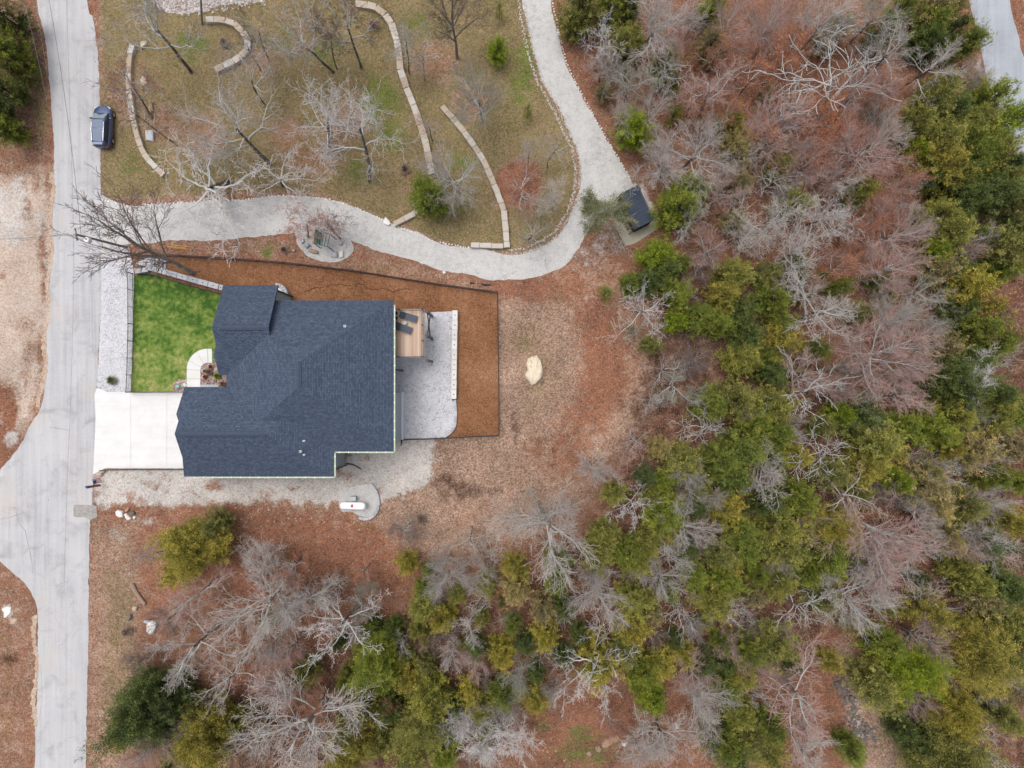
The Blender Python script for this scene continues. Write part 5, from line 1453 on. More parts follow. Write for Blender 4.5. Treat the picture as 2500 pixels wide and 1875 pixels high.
def blades(name, base, dirs, L, Wd, tint, mat, g):
    """leaf shaped quads"""
    d = dirs / np.linalg.norm(dirs, axis=1, keepdims=True)
    up = np.stack([g.normal(0,.5,len(d)), g.normal(0,.5,len(d)), np.ones(len(d))], 1)
    s_ = np.cross(d, up); s_ /= np.linalg.norm(s_, axis=1, keepdims=True) + 1e-9
    tip = base + d * L[:, None]
    mid = base + d * (L*.5)[:, None]
    V = np.stack([base, mid + s_*(Wd/2)[:, None], tip, mid - s_*(Wd/2)[:, None]], 1).reshape(-1, 3)
    Q = np.arange(len(V)).reshape(-1, 4)
    return np_mesh(name, V, Q, [mat], attr={'tint': np.repeat(tint, 4)})

PROTO = {}
def make_bare(key, seed, P_, dark_limb=False, pale_trunk=False, leaves=0, limb_levels=2, pick=.5):
    br, ends = tree_gen(seed, P_)
    cr = [b for b in br if b[2] > 0]
    allp = np.array([tuple(p) for b in cr for p in b[0]])
    top, ctr_ = allp[:,2].max(), np.median(allp[:, :2], axis=0)
    rad = np.percentile(np.hypot(*(allp[:, :2] - ctr_).T), 90)
    f = 10.0 / top; fr = 4.0 / rad
    def tr(b):
        return ([Vector((p.x*fr, p.y*fr, p.z*f)) for p in b[0]], b[1], b[2])
    br = [tr(b) for b in br]
    ends = [Vector((p.x*fr, p.y*fr, p.z*f)) for p in ends]
    sides = [9, 6, 4, 3, 3]
    lm = MAT['limb_dark'] if dark_limb else MAT['limb']
    tm = mesh_of('trunk', [b for b in br if b[2] == 0], [MAT['trunk_pale'] if pale_trunk else MAT['trunk']], lambda l: 0, sides)
    cm = mesh_of('crown', [b for b in br if b[2] > 0], [lm, MAT['twig']], lambda l: 0 if l <= limb_levels else 1, sides)
    parts = [('trunk', tm), ('crown', cm)]
    if leaves:
        parts.append(('foliage', leaf_mesh('foliage', ends, leaves, .16, seed, .2, pick)))
    PROTO[key] = dict(parts=parts, off=(float(ctr_[0]*fr), float(ctr_[1]*fr)))
for k in range(3): make_bare('oak%d' % k, 11 + k, OAK)
for k in range(3): make_bare('lawn%d' % k, 151 + k, LAWN)
make_bare('few0', 161, LAWN, leaves=3, pick=.10); make_bare('few1', 162, LAWN, leaves=3, pick=.35)
for k in range(3): make_bare('fan%d' % k, 31 + k, FAN, pale_trunk=True)
for k in range(2): make_bare('sprawl%d' % k, 51 + k, SPRAWL)
for k in range(2): make_bare('thin%d' % k, 71 + k, THIN)
for k in range(2): make_bare('snag%d' % k, 91 + k, SNAG, pale_trunk=True, limb_levels=3)
make_bare('rust0', 111, OAK, leaves=3); make_bare('rust1', 112, FAN, leaves=2, pale_trunk=True)
make_bare('dark0', 121, dict(OAK, trunk=7.5, kids=[8,6,4,4], wander=[.03,.08,.11,.13,.13], up=[.02,.03,.02,.02,.02], rad=.2, ang=[(22,48),(20,42),(22,45),(22,48)], **{'from': [.42,.2,.2,.15]}), dark_limb=True, pale_trunk=True)
make_bare('leafy0', 131, OAK, leaves=8, pick=.7)

def make_cedar(key, seed, nb, per, rad_p, lobes, ratio=2.5):
    g = np.random.default_rng(seed)
    ph = g.random(6) * 6.283
    def prof(t, th):
        n_ = .5*np.sin(2*th + ph[0] + 3*t) + .5*np.sin(3*th + ph[1] - 4*t) + .4*np.sin(5*th + ph[2] + 6*t)
        return np.maximum(.08, (1 - t)**rad_p * (np.minimum(1, .55 + t*3)) * (1 + lobes*n_))
    t = g.random(nb)**1.25
    th = g.random(nb)*6.283
    L = prof(t, th) * g.uniform(.72, 1.12, nb)
    el = np.radians(g.uniform(8, 42, nb) + 35*t)
    B = np.stack([np.zeros(nb), np.zeros(nb), (.06 + .90*t)*ratio], 1)
    D = np.stack([np.cos(th)*np.cos(el), np.sin(th)*np.cos(el), np.sin(el)], 1)
    base, dirs, tint, ln = [], [], [], []
    for i in range(nb):
        n_ = max(3, int(per * (L[i]**.8)))
        s_ = g.uniform(.25, 1.0, n_)
        wv = g.normal(0, .055, (n_, 3)) * (0.4 + s_[:, None])
        c = B[i] + D[i] * (s_ * L[i] / max(.35, np.cos(el[i])))[:, None] + wv - np.array([0, 0, .12]) * (s_**2)[:, None] * L[i]
        bt = g.random()
        m = 15 if nb < 300 else 18
        base.append(np.repeat(c, m, 0) + g.normal(0, .034, (n_*m, 3)))
        dirs.append(D[i]*.7 + g.normal(0, .55, (n_*m, 3)) + np.array([0, 0, .28]))
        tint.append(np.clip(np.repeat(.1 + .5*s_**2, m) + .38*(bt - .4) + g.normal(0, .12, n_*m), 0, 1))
        ln.append(g.uniform(.035, .085, n_*m) * (.7 if nb > 300 else 1))
    base, dirs, tint, ln = np.concatenate(base), np.concatenate(dirs), np.concatenate(tint), np.concatenate(ln)
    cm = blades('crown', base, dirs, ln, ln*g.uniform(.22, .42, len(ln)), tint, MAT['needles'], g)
    mb = [([Vector((0,0,-.1)), Vector((.02,0,ratio*.5)), Vector((0,.02,ratio*.96))], [.06,.04,.012], 0)]
    for i in range(0, nb, 4):
        e = B[i] + D[i]*L[i]*.9
        mb.append(([Vector(B[i]), Vector(e)], [.016,.005], 1))
    tm = mesh_of('trunk', mb, [MAT['trunk_cedar']], lambda l: 0, [7, 3])
    PROTO[key] = dict(parts=[('trunk', tm), ('crown', cm)], off=(0, 0))
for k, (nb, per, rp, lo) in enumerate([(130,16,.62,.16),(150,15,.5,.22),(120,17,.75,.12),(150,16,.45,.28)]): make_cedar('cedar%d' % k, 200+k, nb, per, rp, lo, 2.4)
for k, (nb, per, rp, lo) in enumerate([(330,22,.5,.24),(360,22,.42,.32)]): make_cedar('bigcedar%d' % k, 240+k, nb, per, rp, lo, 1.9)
make_cedar('sapling0', 260, 60, 10, .7, .15, 2.2)

USED = set()
def place(key, name, M_, label, cat, group, color, leafcol=None):
    t = bpy.data.objects.new(name, None)
    COL.objects.link(t)
    t.empty_display_size = .2
    t.matrix_world = M_
    tag(t, label, cat, group)
    pr = PROTO[key]
    for nm, me in pr['parts']:
        if 'src' not in pr: pr['src'] = {}
        if nm not in pr['src']:
            o = bpy.data.objects.new(nm, me); pr['src'][nm] = o
        else:
            o = pr['src'][nm].copy()
        o.color = (*(leafcol if nm == 'foliage' and leafcol else color), 1)
        o.parent = t
        COL.objects.link(o)
    return t
def upright(x, y, z, sx, sz, rz, off=(0, 0), tilt=(0, 0)):
    M_ = Matrix.Translation((x, y, z)) @ Matrix.Rotation(tilt[0], 4, 'X') @ Matrix.Rotation(tilt[1], 4, 'Y') @ Matrix.Rotation(rz, 4, 'Z') @ Matrix.Diagonal((sx, sx, sz, 1))
    o = M_.to_3x3() @ Vector((off[0], off[1], 0))
    return Matrix.Translation((-o.x, -o.y, 0)) @ M_

BC = {'p': sr(184,176,170,K*1.05), 'w': sr(206,202,200,K*1.1), 'k': sr(182,152,144,K*1.05), 'n': sr(132,112,106,K), 't': sr(186,166,148,K*1.05), 'r': sr(160,120,106,K), 'g': sr(166,164,150,K)}
CC = {'d': (.088,.122,.036), 'm': (.142,.178,.030), 'o': (.190,.200,.052), 'y': (.250,.228,.046), 'b': (.245,.212,.105), 'g': (.165,.225,.020)}
CW_ = {'d': 'dark green', 'm': 'mid green', 'o': 'olive green', 'y': 'yellowish', 'b': 'brownish olive', 'g': 'bright green'}
BW_ = {'p': 'pale grey', 'w': 'whitish', 'k': 'pinkish', 'n': 'dark twiggy', 't': 'tan', 'r': 'rust leaved', 'g': 'greyish green'}
LM = [("the black roofed shed",1550,505),("the cream boulder",1303,905),("the propane tank",862,1235),("the upper corner of the yard fence",1215,716),("the lower corner of the yard fence",1219,1063),
      ("the fallen grey log",338,1450),("the white boulder by the road",372,1530),("the domed rock of the dry creek",2114,1775),("the shaded rock ledge",2230,1750),("the head of the dry creek",2050,1662),
      ("the long pinkish rock ledge",1490,1806),("the three cut sticks",1500,800),("the top end of the gravel drive",1310,0),("the turn of the gravel drive",1410,430),("the top end of the far road",2440,0),
      ("the lower end of the far road",2490,345),("the parked car",260,315),("the round cedar of the lawn",1045,485),("the orange leaved tree",2025,278),("the dead whitish snag",1182,1462),
      ("the dead white fan shaped tree",2016,1108),("the tan dead tree above the creek",1967,1505),("the biggest red floored round tree",1961,1713),("the lower corner of the wood",2500,1875),
      ("the white tree over the clearing edge",1585,767),("the large grey tree below the clearing",1330,1305),("the bright green cedar below the shed",1605,622),("the yellow cedar by the road",480,1340),
      ("the biggest dead grey tree at bottom",727,1791)]
ORD = ['nearest', 'second nearest', 'third nearest', 'fourth nearest', 'fifth nearest', 'sixth nearest', 'seventh nearest', 'eighth nearest', 'ninth nearest', 'tenth nearest', 'eleventh nearest', 'twelfth nearest', 'thirteenth nearest', 'fourteenth nearest']
def auto_labels(items, noun, words, sizes):
    """items: [u, v, r, c]; every label names one tree by colour, size and how near it is to something else"""
    cls = {}
    for i, it in enumerate(items):
        sz = 'small' if it[2] < sizes[0] else ('large' if it[2] >= sizes[1] else 'mid sized')
        cls.setdefault((words[it[3]], sz), []).append(i)
    out = {}
    for (wd, sz), ids in cls.items():
        cand = []
        for k, (ph, lu, lv) in enumerate(LM):
            order = sorted(ids, key=lambda i: (items[i][0]-lu)**2 + (items[i][1]-lv)**2)
            for rnk, i in enumerate(order):
                cand.append((rnk*260 + math.hypot(items[i][0]-lu, items[i][1]-lv), rnk, k, i))
        for _, rnk, k, i in sorted(cand):
            if i not in out:
                out[i] = "%s %s %s %s to %s" % (sz, wd, noun, ORD[min(rnk, 13)], LM[k][0])
    return out
def parse(s): 
    r = []
    for q in s.split():
        a_ = q.split(',')
        r.append([float(a_[0]), float(a_[1]), float(a_[2]), a_[3]])
    return r
CEDARS = parse("""10,40,52,d 22,130,52,m 12,215,46,d 6,310,44,m 40,180,34,o -40,90,60,d -40,260,60,d
1420,23,55,o 1490,15,45,m 1533,17,35,d 1512,122,38,o 1547,95,34,o 1735,30,36,m 1730,116,38,b 1628,150,38,o 1614,185,25,m 1547,281,22,o 1547,321,42,g 1645,278,26,m 1472,220,22,b 1675,460,46,m 1779,304,38,o 1802,376,40,b 1802,451,30,b 1402,64,34,o 1645,211,24,m
1648,512,55,m 1690,478,34,m 1605,622,50,g 1620,662,40,d 1663,640,26,m 1539,692,32,m 1582,684,38,d 1481,715,24,m 1650,715,38,m 1648,787,30,g 1590,842,28,o 1784,674,52,o 1764,724,40,y 1698,778,46,m 1750,790,44,m 1802,758,44,d 1822,822,44,d 1813,880,50,o 1793,538,34,b 1545,805,20,b
1793,978,50,o 1735,987,48,m 1663,1123,55,o 1628,1175,34,m 1576,1166,30,d 1611,1099,34,b 1750,1123,45,m 1808,1094,55,m 1793,1166,50,d 1706,1180,34,o 1773,1244,48,y 1808,1290,44,m 1501,1201,32,o 1478,1305,40,o 1585,1209,28,o 1620,1261,54,m 1628,1294,34,y 1533,1348,50,m 1460,1345,44,o 1576,1325,38,o 1813,1339,44,m 1755,1354,44,o 1779,1385,34,y 1362,1371,40,m 1258,1383,34,y 1562,1371,38,o 1690,1400,36,m 1640,1215,28,o 1840,1030,44,m 1700,1240,30,d 1880,1120,34,m
993,1374,34,y 1048,1389,24,m 480,1336,66,y 528,1272,36,o 432,1398,36,y 450,1300,34,o
359,1722,82,d 318,1780,45,y 420,1707,60,d 350,1655,24,m 506,1780,68,y 486,1731,40,o 428,1850,45,m 579,1757,40,o 515,1838,50,y 658,1516,24,o 643,1777,24,o
748,1638,40,o 918,1598,62,m 912,1534,38,d 895,1655,40,m 898,1716,38,o 993,1650,45,y 1034,1621,35,o 1057,1699,60,o 1034,1757,62,o 1005,1829,60,o 1077,1829,55,m 852,1829,62,y 855,1765,40,o 933,1800,46,o 1150,1684,38,y 1173,1719,45,o 1086,1505,38,y 1028,1482,44,o 1034,1438,34,m 1222,1592,44,y 1129,1569,22,o 967,1534,30,d 1115,1713,34,d 1176,1511,24,o 1180,1775,36,m 960,1730,40,d 940,1660,34,m
1330,1545,38,y 1327,1482,34,b 1258,1438,40,b 1365,1421,35,m 1547,1459,45,o 1541,1534,48,y 1455,1612,54,y 1527,1583,45,o 1570,1626,40,m 1614,1624,40,y 1669,1598,34,y 1591,1702,44,g 1738,1464,50,o 1770,1418,40,m 1599,1502,26,b 1628,1444,28,m 1721,1519,24,o 1819,1583,40,m 1816,1644,40,y 1764,1670,40,m 1779,1699,38,d 1802,1736,44,o 1764,1800,45,m 1784,1842,50,d 1229,1693,44,m 1304,1699,38,y 1374,1482,30,d 1764,1563,28,m 1562,1664,30,m 1830,1800,40,o 1374,1598,28,d 1310,1641,28,d 1410,1545,26,d 1250,1520,26,m 1650,1560,26,d
1895,1424,45,o 2005,1453,45,o 1889,1574,60,o 1918,1612,38,d 2022,1612,30,y 2149,1569,52,m 2207,1621,64,g 2135,1670,58,o 2265,1641,34,y 2253,1490,54,y 2366,1597,74,y 2395,1655,44,y 2317,1736,64,y 2294,1842,86,o 2236,1814,44,d 2433,1424,60,d 2462,1510,60,o 2366,1412,58,o 2467,1447,50,o 2395,1467,40,b 2453,1612,38,d 1869,1832,44,o 2074,1823,34,m 2433,1742,44,o 2482,1684,38,b 1880,1771,40,m 2350,1530,34,o 2160,1640,40,o 2490,1570,40,o
1883,992,50,o 1895,1059,44,m 1947,1111,34,y 2048,1007,34,g 2106,1015,50,d 2120,1082,54,o 2149,1105,44,y 2193,1042,40,m 2265,1044,58,m 2323,1015,58,o 2337,963,54,d 2424,963,54,d 2418,1007,50,o 2467,1015,44,m 2366,1102,54,b 2308,1094,34,y 2103,1140,44,y 2178,1172,40,g 2250,1180,58,b 2271,1218,48,b 2337,1232,50,o 2418,1157,40,m 1941,1218,60,m 2028,1160,44,o 2022,1290,64,y 2005,1354,58,m 1898,1282,50,o 1912,1339,50,o 2381,1311,44,d 2453,1267,44,y 2346,1380,40,o 2259,1146,34,o 2005,1041,34,o 2476,1094,44,b 2091,1195,34,o 2479,1175,34,m 1960,1390,40,m 1870,1230,38,d 2300,1310,34,b 1850,1400,30,m
1929,498,40,o 1874,668,40,o 1889,729,44,m 1903,793,34,m 1898,836,48,y 2100,764,33,o 2280,527,45,o 2308,576,58,o 2352,489,50,d 2424,474,50,d 2468,503,50,o 2378,570,28,m 2274,619,30,g 2453,619,60,o 2439,657,38,m 2361,700,54,y 2395,749,50,y 2337,749,38,d 2352,807,58,m 2410,836,50,m 2447,822,36,o 2303,851,44,b 2288,657,38,b 2308,903,58,d 2366,888,40,d 2091,489,28,o 1955,726,24,y 2002,674,18,m 1877,911,38,d 2480,560,40,d 2320,660,34,d 1865,870,36,m
2280,249,50,o 2294,214,38,o 2395,246,58,m 2439,304,58,g 2366,304,48,o 2230,304,44,o 2242,370,34,g 2288,347,54,o 2346,333,50,o 2366,376,64,m 2288,420,58,y 2337,434,50,d 2410,376,50,o 2453,410,44,d 2478,415,36,m 2439,448,44,o 2091,463,34,o 2265,58,44,m 2280,17,54,b 2323,17,38,o 2149,87,34,d 2201,23,34,m 2352,110,38,m 2251,101,34,d 2271,124,28,d 2039,72,34,b 2013,101,28,b 2330,72,30,d 1903,405,34,o 1869,226,20,b 2320,280,40,d 2250,440,36,d""")
HAND = {(2025,278): 'tree holding bright orange leaves in the red floored wood', (1182,1462): 'dead whitish snag with a few stubby limbs below the lower clearing', (2016,1108): 'dead white fan shaped tree lying bright among the cedars',
        (1967,1505): 'tan dead tree with bare straight limbs above the dry creek', (1961,1713): 'biggest round bare tree over red leaves beside the dry creek', (1585,767): 'white lichened bare tree at the clearing edge by the three sticks',
        (1330,1305): 'large grey bare tree at the lower end of the clearing', (1605,622): 'bright green cedar touching the lower side of the shed pad', (480,1336): 'big yellow olive cedar standing alone near the road below the drive',
        (727,1791): 'biggest dead grey tree with thick limbs at the bottom edge', (2049,172): 'broad whitish tree with long limbs over the red floor', (2112,1247): 'tan tree with crooked heavy limbs among the lower cedars'}
BARE = parse("""1628,35,85,p 1478,81,60,w 1469,145,40,k 1536,179,62,g 1634,174,50,w 1521,269,45,p 1605,269,52,p 1620,399,55,p 1715,362,88,p 1651,110,46,k 1750,203,82,k 1793,43,62,k 1831,382,46,p 1764,463,50,k 1556,425,34,w
1889,38,72,k 2022,32,66,p 2155,38,62,g 2049,172,112,w 2193,124,70,p 2303,130,72,p 2129,208,60,k 1964,255,50,p 2025,278,52,r 1889,289,72,k 2172,304,50,p 2120,373,76,k 1984,396,52,k 2074,437,56,p 2227,437,50,r 1898,428,52,p 1900,110,50,r
1850,180,50,r 1935,165,46,r 1800,265,46,r 1995,345,50,r 1770,120,46,r 2105,560,46,r 2062,650,50,r 1885,335,52,r 2165,215,44,r 1960,95,46,r 2080,330,46,r 1700,240,44,r 2090,1290,44,r 700,1400,50,r 640,1420,44,r 880,1400,36,r 1500,1780,36,r
1874,547,72,p 1973,599,80,p 2039,527,56,w 2193,558,76,k 2155,512,46,r 2187,645,72,k 2245,717,55,g 2013,775,92,p 2204,778,66,p 2178,856,102,k 2476,761,62,r 2424,555,45,n 2398,911,55,w 2482,865,40,w 1990,911,60,k 2222,911,60,k
1976,958,86,w 2126,972,50,p 2222,960,66,k 2016,1108,66,w 1953,1042,34,p 1877,1160,60,p 2112,1247,82,t 2063,1224,36,n 2152,1209,40,n 2343,1160,50,w 2288,1131,30,w 2418,1238,52,p 2280,1261,50,p 2433,1348,60,p 2172,1325,104,k 2250,1360,66,p 2132,1354,60,p 2427,1105,40,p 2470,1047,24,p
1967,1505,66,t 2091,1464,84,p 2161,1418,60,p 1961,1713,98,k 1990,1846,60,p 2288,1580,55,k 2444,1681,46,p 2424,1846,66,w 2334,1490,34,n 2245,1710,26,n
1460,1482,66,p 1449,1412,42,p 1567,1409,30,p 1628,1415,52,p 1669,1519,46,w 1796,1508,50,w 1374,1519,26,w 1440,1673,98,w 1703,1647,50,k 1729,1736,66,p 1617,1823,78,p 1570,1852,46,p 1238,1742,40,p 1226,1820,72,w 1741,1846,40,t 1272,1661,40,g 1223,1519,30,n 1322,1592,26,w 1793,1583,34,k
611,1480,104,p 719,1482,76,p 791,1545,98,w 814,1441,42,n 1086,1418,56,p 1182,1462,36,w 1144,1540,52,p 1083,1557,36,n 1106,1609,40,p 1046,1580,26,n 727,1791,124,p 669,1684,56,k 1179,1667,30,n 1121,1786,50,w 947,1748,30,r 774,1728,42,r 605,1835,60,p 690,1600,50,k
448,1612,92,p 550,1664,66,p 451,1453,66,k 347,1846,66,k 373,1360,36,p 616,1365,46,p 1144,1330,46,t 1092,1371,36,p 1196,1348,36,t 1330,1305,108,p 1316,1247,40,g 1446,1149,40,p 1533,1247,56,w 1689,1293,66,p 1634,1354,60,p 1721,1044,52,w 1646,949,60,g 1660,1201,30,n 1585,767,66,w 1628,906,56,n 1698,527,50,p 1741,605,50,k 1822,503,42,w 1721,645,45,n 1686,706,40,n 1819,576,44,p 1310,561,46,g 1345,475,46,p 980,1300,40,n 1850,1560,34,n 1700,880,36,n 400,1520,40,n 330,1625,40,n""")
def filler(polys, n, colors, rmin, rmax, seed):
    r = random.Random(seed); out = []
    while n > 0:
        p = r.choice(polys); u, v = r.uniform(min(q[0] for q in p), max(q[0] for q in p)), r.uniform(min(q[1] for q in p), max(q[1] for q in p))
        if not inside(p, np.array([u]), np.array([v]))[0]: continue
        n -= .02
        rr = r.uniform(rmin, rmax)
        if any(math.hypot(u-q[0], v-q[1]) < .62*(q[2]+rr) for q in CEDARS + out): continue
        if any(math.hypot(u-q[0], v-q[1]) < .45*q[2] for q in BARE): continue
        out.append([u, v, rr, r.choice(colors)]); n -= .98
    return out
CEDARS += filler([[(1600,640),(1900,640),(2300,500),(2500,500),(2500,1875),(2250,1875),(2100,1650),(2050,1560),(1850,1700),(1750,1875),(1700,1650),(1300,1640),(1250,1450),(1450,1200),(1650,1000)],
                  [(800,1560),(1220,1400),(1260,1700),(1200,1875),(800,1875)]], 52, 'oodmbd', 20, 34, 5)[:30]
la = auto_labels(CEDARS, 'cedar', CW_, (36, 52))
R2_ = random.Random(99)
for i, (u, v, r_, c) in enumerate(CEDARS):
    big = r_ >= 62
    key = 'bigcedar%d' % R2_.randrange(2) if big else ('cedar%d' % R2_.randrange(4) if r_ > 26 else R2_.choice(['cedar0', 'cedar2', 'sapling0']))
    rw = r_ * .0415 * (1.14 if u < 1250 or r_ > 55 else 1.27)
    h = (1.25*rw + 2.6) if big else (1.75*rw + 1.9)
    q = P(u, v, h * .55)
    rw *= (H - q.z) / (H + 3.0)
    ratio = 1.9 if big else (2.2 if key[0] == 's' else 2.4)
    M_ = upright(q.x, q.y, zt(q.x), rw, h/ratio, R2_.random()*6.283, tilt=(R2_.gauss(0,.03), R2_.gauss(0,.03)))
    jit_ = [R2_.uniform(.86, 1.14) for _ in range(2)]
    cc = CC[c]
    place(key, 'cedar_tree', M_, HAND.get((u, v), la[i]), 'cedar', 'cedars of the wood', (.9*cc[0]*jit_[0], .87*cc[1]*jit_[0]*(.9+.1*jit_[1]), .9*cc[2]*jit_[1]))
def wisps(n, seed):
    r = random.Random(seed); out = []
    while len(out) < n:
        u, v = r.uniform(290, 2480), r.uniform(10, 1865)
        if not inside(FOREST0, np.array([u]), np.array([v]))[0]: continue
        if inside([(2035,1540),(2090,1540),(2120,1690),(2210,1740),(2290,1900),(2070,1900)], np.array([u]), np.array([v]))[0] or inside([(1280,1700),(1560,1740),(1560,1870),(1280,1870)], np.array([u]), np.array([v]))[0]: continue
        rr = r.uniform(26, 44)
        if any(math.hypot(u-q[0], v-q[1]) < .5*(q[2]+rr) for q in out): continue
        if any(math.hypot(u-q[0], v-q[1]) < .62*q[2] for q in BARE + CEDARS): continue
        out.append([u, v, rr, r.choice('kkpnpg')])
    return out
FOREST0 = [(1450,-20),(2360,-20),(2400,200),(2240,420),(2500,520),(2500,1875),(300,1875),(330,1600),(420,1420),(600,1330),(860,1420),(1080,1370),(1300,1340),(1480,1130),(1580,1000),(1620,850),(1570,700),(1560,640),(1650,560),(1590,430),(1460,200)]
NB0 = len(BARE)
BARE += wisps(95, 21)
lb = auto_labels(BARE, 'bare tree', BW_, (48, 70))
for i, (u, v, r_, c) in enumerate(BARE):
    dead = c in 'wt'
    if c == 'r': key = R2_.choice(['rust0', 'rust1'])
    elif dead: key = R2_.choice(['snag0', 'snag1', 'sprawl0', 'sprawl1', 'oak1']) if r_ > 40 else R2_.choice(['snag0', 'snag1'])
    elif i >= NB0: key = R2_.choice(['thin0', 'thin1', 'fan0', 'fan1', 'fan2'])
    elif c == 'n': key = R2_.choice(['fan0', 'fan2', 'thin0'])
    elif c == 'k': key = R2_.choice(['fan0', 'fan1', 'fan2', 'oak0'])
    else: key = R2_.choice(['fan0', 'fan1', 'fan2', 'oak0', 'oak1', 'oak2', 'sprawl0', 'fan1'])
    rw = r_ * .043
    h = 3.6 + 1.9 * rw
    if c == 'n': h *= .7
    q = P(u, v, h * .72)
    pr = PROTO[key]
    M_ = upright(q.x, q.y, zt(q.x), rw/4, h/10, R2_.random()*6.283, pr['off'], (R2_.gauss(0,.04), R2_.gauss(0,.04)))
    bc = BC[c]; j_ = R2_.uniform(.88, 1.1)
    leaf = (.42,.15,.055) if (u, v) == (2025,278) else (.36,.16,.10)
    bc = tuple(x*1.42 for x in bc)
    place(key, 'dead_tree' if dead and c == 't' else 'bare_tree', M_, HAND.get((u, v), lb[i]), 'bare tree', 'leafless trees of the wood', tuple(x*j_ for x in bc), leaf)

# trees of the lawn, each with its own foot and top in the photograph
def lean_tree(key, base, top, h, rpx, label, color='p', rz=None, leaf=(.26,.10,.05), name='lawn_tree', group='bare trees of the lawn'):
    b_ = P(*base); t_ = P(*top, h); t_.z = b_.z + h
    d = t_ - b_
    rw = rpx * .042 * (H - t_.z) / H
    q = Vector((0,0,1)).rotation_difference(d.normalized())
    M_ = Matrix.Translation(b_) @ q.to_matrix().to_4x4() @ Matrix.Rotation(R2_.random()*6.283 if rz is None else rz, 4, 'Z') @ Matrix.Diagonal((rw/4, rw/4, d.length/10, 1))
    place(key, name, M_, label, 'bare tree', group, tuple(x*(1.12 if color != 'n' else 1.0) for x in BC[color]), leaf)
for a_ in [
    ('lawn0', (466,176), (300,18), 12.5, 120, 'big oak with a long dark trunk in the upper lawn near the hook border', 'p'),
    ('thin0', (434,357), (222,190), 10.5, 62, 'slender dark tree reaching over the road above the car', 'n'),
    ('few1', (372,289), (250,135), 9.0, 66, 'tree with rust leaves reaching over the road from the left stone border', 'k'),
    ('sprawl0', (556,442), (490,398), 6.0, 150, 'pale sprawling tree just above the gravel drive entrance', 'w'),
    ('lawn1', (660,402), (548,250), 11.5, 120, 'big grey tree leaning across the middle of the upper lawn', 'p'),
    ('thin1', (656,144), (590,20), 10.0, 58, 'thin dark forked tree right beside the hook border', 'n'),
    ('thin0', (636,173), (575,70), 9.0, 50, 'thin grey tree just below the dark forked one', 'p'),
    ('lawn2', (646,254), (575,150), 9.5, 72, 'grey tree between the hook border and the two pale lawn oaks', 'p'),
    ('few0', (814,176), (690,40), 11.5, 96, 'oak with a few rust leaves and a long dark trunk in the upper lawn', 'p'),
    ('thin1', (823,169), (772,18), 11.0, 60, 'slim dark tree sharing its foot with the rust leaved oak', 'n'),
    ('lawn1', (882,165), (842,0), 12.5, 84, 'thick dark trunk under the top of the long stone border', 'n'),
    ('thin0', (1000,181), (978,10), 11.5, 62, 'slim grey tree touching the right side of the long border', 'p'),
    ('snag0', (1037,195), (1022,96), 7.5, 46, 'short broken tree with one side limb beyond the long border', 'n'),
    ('dark0', (1116,142), (1100,-40), 12.5, 90, 'stout dark forked tree near the top end of the lawn', 'n'),
    ('fan1', (1180,298), (1160,168), 10.0, 84, 'round grey twiggy tree right of the long stone border', 'g'),
    ('sprawl1', (807,370), (783,222), 10.5, 108, 'large pale oak in the middle of the lawn, left of the pair', 'w'),
    ('lawn2', (901,441), (882,190), 13.5, 118, 'large pale oak in the middle of the lawn, nearer the long border', 'w'),
    ('thin1', (815,367), (806,312), 5.0, 30, 'thin sapling at the foot of the pale lawn oak', 'n'),
    ('fan0', (1122,468), (1106,410), 7.0, 82, 'low grey twiggy tree behind the round cedar', 'p'),
    ('sprawl1', (690,452), (672,418), 5.5, 92, 'low pale spreading tree at the lower middle of the lawn', 'w'),
    ('thin0', (1056,343), (1040,268), 7.5, 40, 'thin pinkish tree against the lower end of the long border', 'k'),
    ('few1', (1268,480), (1262,425), 6.5, 64, 'small tree over orange leaves inside the turn of the drive', 'k'),
    ('thin1', (1336,410), (1364,325), 7.5, 46, 'thin grey tree leaning over the gravel drive', 'p'),
    ('thin0', (1287,428), (1293,300), 9.0, 40, 'upright thin tree near the right stone border', 'p'),
    ('thin1', (902,445), (900,392), 6, 44, 'pinkish twiggy sapling near the foot of the pale lawn oak', 'k'),
    ('thin1', (831,582), (790,518), 7.5, 66, 'bare tree leaning over the drive from the gravel patch', 'n'),
    ('few1', (752,578), (726,534), 6.5, 70, 'small oak with rust leaves over the gravel drive by the patch', 'k'),
    ('dark0', (474,668), (222,520), 15.0, 140, 'big dark bare tree leaning over the road from the grey block wall', 'n'),
    ('leafy0', (1454,556), (1482,474), 8.5, 60, 'leaning tree with olive leaves between the shed and the drive', 'p'),
    ('snag1', (1472,606), (1512,565), 5.5, 30, 'short broken trunk below the shed with one pale limb', 'p')]:
    lean_tree(*a_, leaf=(.10,.12,.03) if a_[0] == 'leafy0' else (.30,.10,.05))
for u, v, r_, c, lab in [(1047,484,56,'m','round green cedar by the lower end of the long stone border'), (1216,127,34,'g','small green cedar near the top of the lawn by the drive'), (1219,28,24,'o','faint little cedar sapling at the top of the lawn'), (1289,272,24,'o','small olive cedar above the thin trees near the drive')]:
    rw = r_*.041; h = 1.9*rw + 1.4; q = P(u, v, h*.5)
    place('bigcedar0' if r_ > 50 else ('cedar1' if r_ > 30 else 'sapling0'), 'cedar_tree', upright(q.x, q.y, zt(q.x), rw, h/(1.9 if r_ > 50 else 2.4), 1.0), lab, 'cedar', 'cedars of the lawn', CC[c])

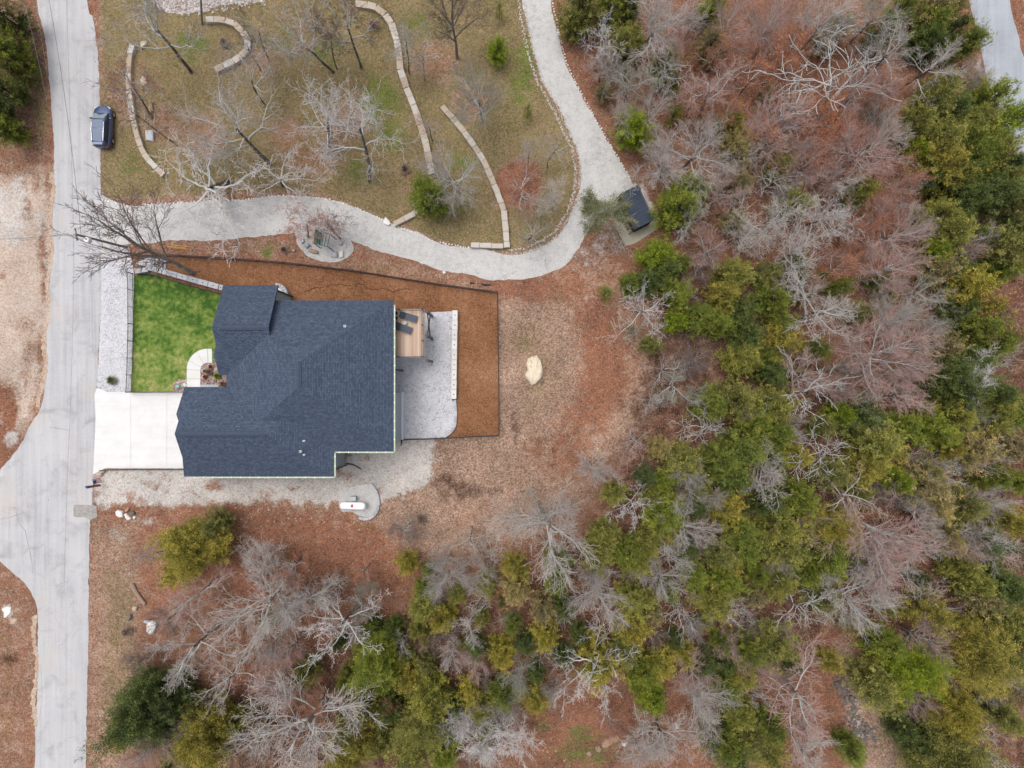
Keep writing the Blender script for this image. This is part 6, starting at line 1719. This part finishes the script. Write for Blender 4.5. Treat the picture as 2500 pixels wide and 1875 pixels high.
# ---------------------------------------------------------------- leaf litter and brush (nobody could count them)
g = np.random.default_rng(5)
def world_of(u, v):
    x = (u - 1250) * S
    for _ in range(6):
        z = np.interp(x, [X0, X1], [0, ZL]); k = S * (H - z) / H
        x = (u - 1250) * k
    return x, -(v - 937.5) * k, np.interp(x, [X0, X1], [0, ZL])
def zsamp(zone, u, v):
    j = np.clip(((v - V0)/STEP).astype(int), 0, VN-1); i = np.clip(((u - U0)/STEP).astype(int), 0, UN-1)
    return Z[zone][j, i]
N_ = 420000
u = g.uniform(-60, 2560, N_); v = g.uniform(-60, 1935, N_)
pr_ = np.clip(zsamp('litter', u, v)**1.6 * .75 + zsamp('lawn', u, v) * .2 + .06, 0, 1) * (1 - .85*zsamp('sand', u, v)) * (1 - .6*zsamp('pale', u, v))
keep = g.random(N_) < pr_ * .55
def shrink(poly, f):
    return poly
for poly, pk in [(ROAD_L + ROAD_R, .004), (ROAD2, .01), (GD, .02)]:
    ins = inside(poly, u, v); keep &= ~ins | (g.random(N_) < pk)
house_px = [(240,640),(330,676),(392,640),(500,640),(640,640),(1215,716),(1219,1063),(980,1072),(700,1160),(226,1160),(236,950)]
ins = inside(house_px, u, v); keep &= ~ins | (g.random(N_) < .05)
ins = inside([(240,640),(330,676),(392,655),(545,700),(700,740),(960,740),(960,1100),(830,1160),(226,1160),(236,950)], u, v); keep &= ~ins
u, v = u[keep], v[keep]
x, y, z = world_of(u, v)
n_ = len(x)
base = np.stack([x, y, z + .035 + g.random(n_)*.02], 1)
dirs = np.stack([g.normal(0,1,n_), g.normal(0,1,n_), g.normal(0,.12,n_)], 1)
ln = g.uniform(.06, .14, n_)
def leaf_litter_mat():
    t = NT('fallen_leaf', 0.85, 0.15)
    at = t.n('ShaderNodeAttribute', attribute_name='tint')
    t.col(t.ramp(at.outputs['Fac'], [(0, sr(104,66,52,K)), (.3, sr(156,96,70,K)), (.55, sr(184,116,82,K)), (.75, sr(204,152,120,K)), (.9, sr(226,198,172,K)), (.97, sr(226,186,110,K))]))
    return t.m
me = blades('fallen_leaves', base, dirs, ln, ln*g.uniform(.5,.8,n_), g.random(n_), leaf_litter_mat(), g)
tag(link('fallen_leaves', me), 'brown and rust leaves fallen over the ground', 'leaves', kind='stuff')
FOREST = [(1420,-60),(2360,-60),(2450,300),(2560,420),(2560,1935),(300,1935),(330,1560),(560,1400),(900,1420),(1080,1380),(1300,1330),(1480,1130),(1560,1000),(1610,850),(1570,700),(1540,640),(1640,560),(1560,430),(1440,200)]
N_ = 26000
u = g.uniform(280, 2560, N_); v = g.uniform(-60, 1935, N_)
k_ = inside(FOREST, u, v) & ~inside(ROAD2, u, v)
extra_u = g.uniform(560, 1500, 900); extra_v = g.uniform(1230, 1420, 900)
k_ &= ~inside([(2040,1560),(2080,1560),(2110,1700),(2200,1740),(2280,1900),(2080,1900)], u, v)
u, v = u[k_], v[k_]
x, y, z = world_of(u, v)
m = 9
c = np.repeat(np.stack([x, y, z], 1), m, 0)
nn = len(c)
base = c + np.stack([g.normal(0,.25,nn), g.normal(0,.25,nn), np.zeros(nn)], 1)
dirs = np.stack([g.normal(0,.75,nn), g.normal(0,.75,nn), g.uniform(.3,1.3,nn)], 1)
ln = g.uniform(.4, 1.3, nn)
def brush_mat():
    t = NT('brush_stems', 0.9, 0.1)
    at = t.n('ShaderNodeAttribute', attribute_name='tint')
    t.col(t.ramp(at.outputs['Fac'], [(0, sr(110,78,64,K)), (.45, sr(162,122,104,K)), (.75, sr(192,160,144,K)), (1, sr(164,160,128,K))]))
    return t.m
me = blades('undergrowth', base, dirs, ln, g.uniform(.014,.026,nn), np.clip(np.repeat(g.random(len(x)), m) + g.normal(0,.15,nn), 0, 1), brush_mat(), g)
tag(link('undergrowth', me), 'low leafless brush covering the floor of the wood', 'undergrowth', kind='stuff')
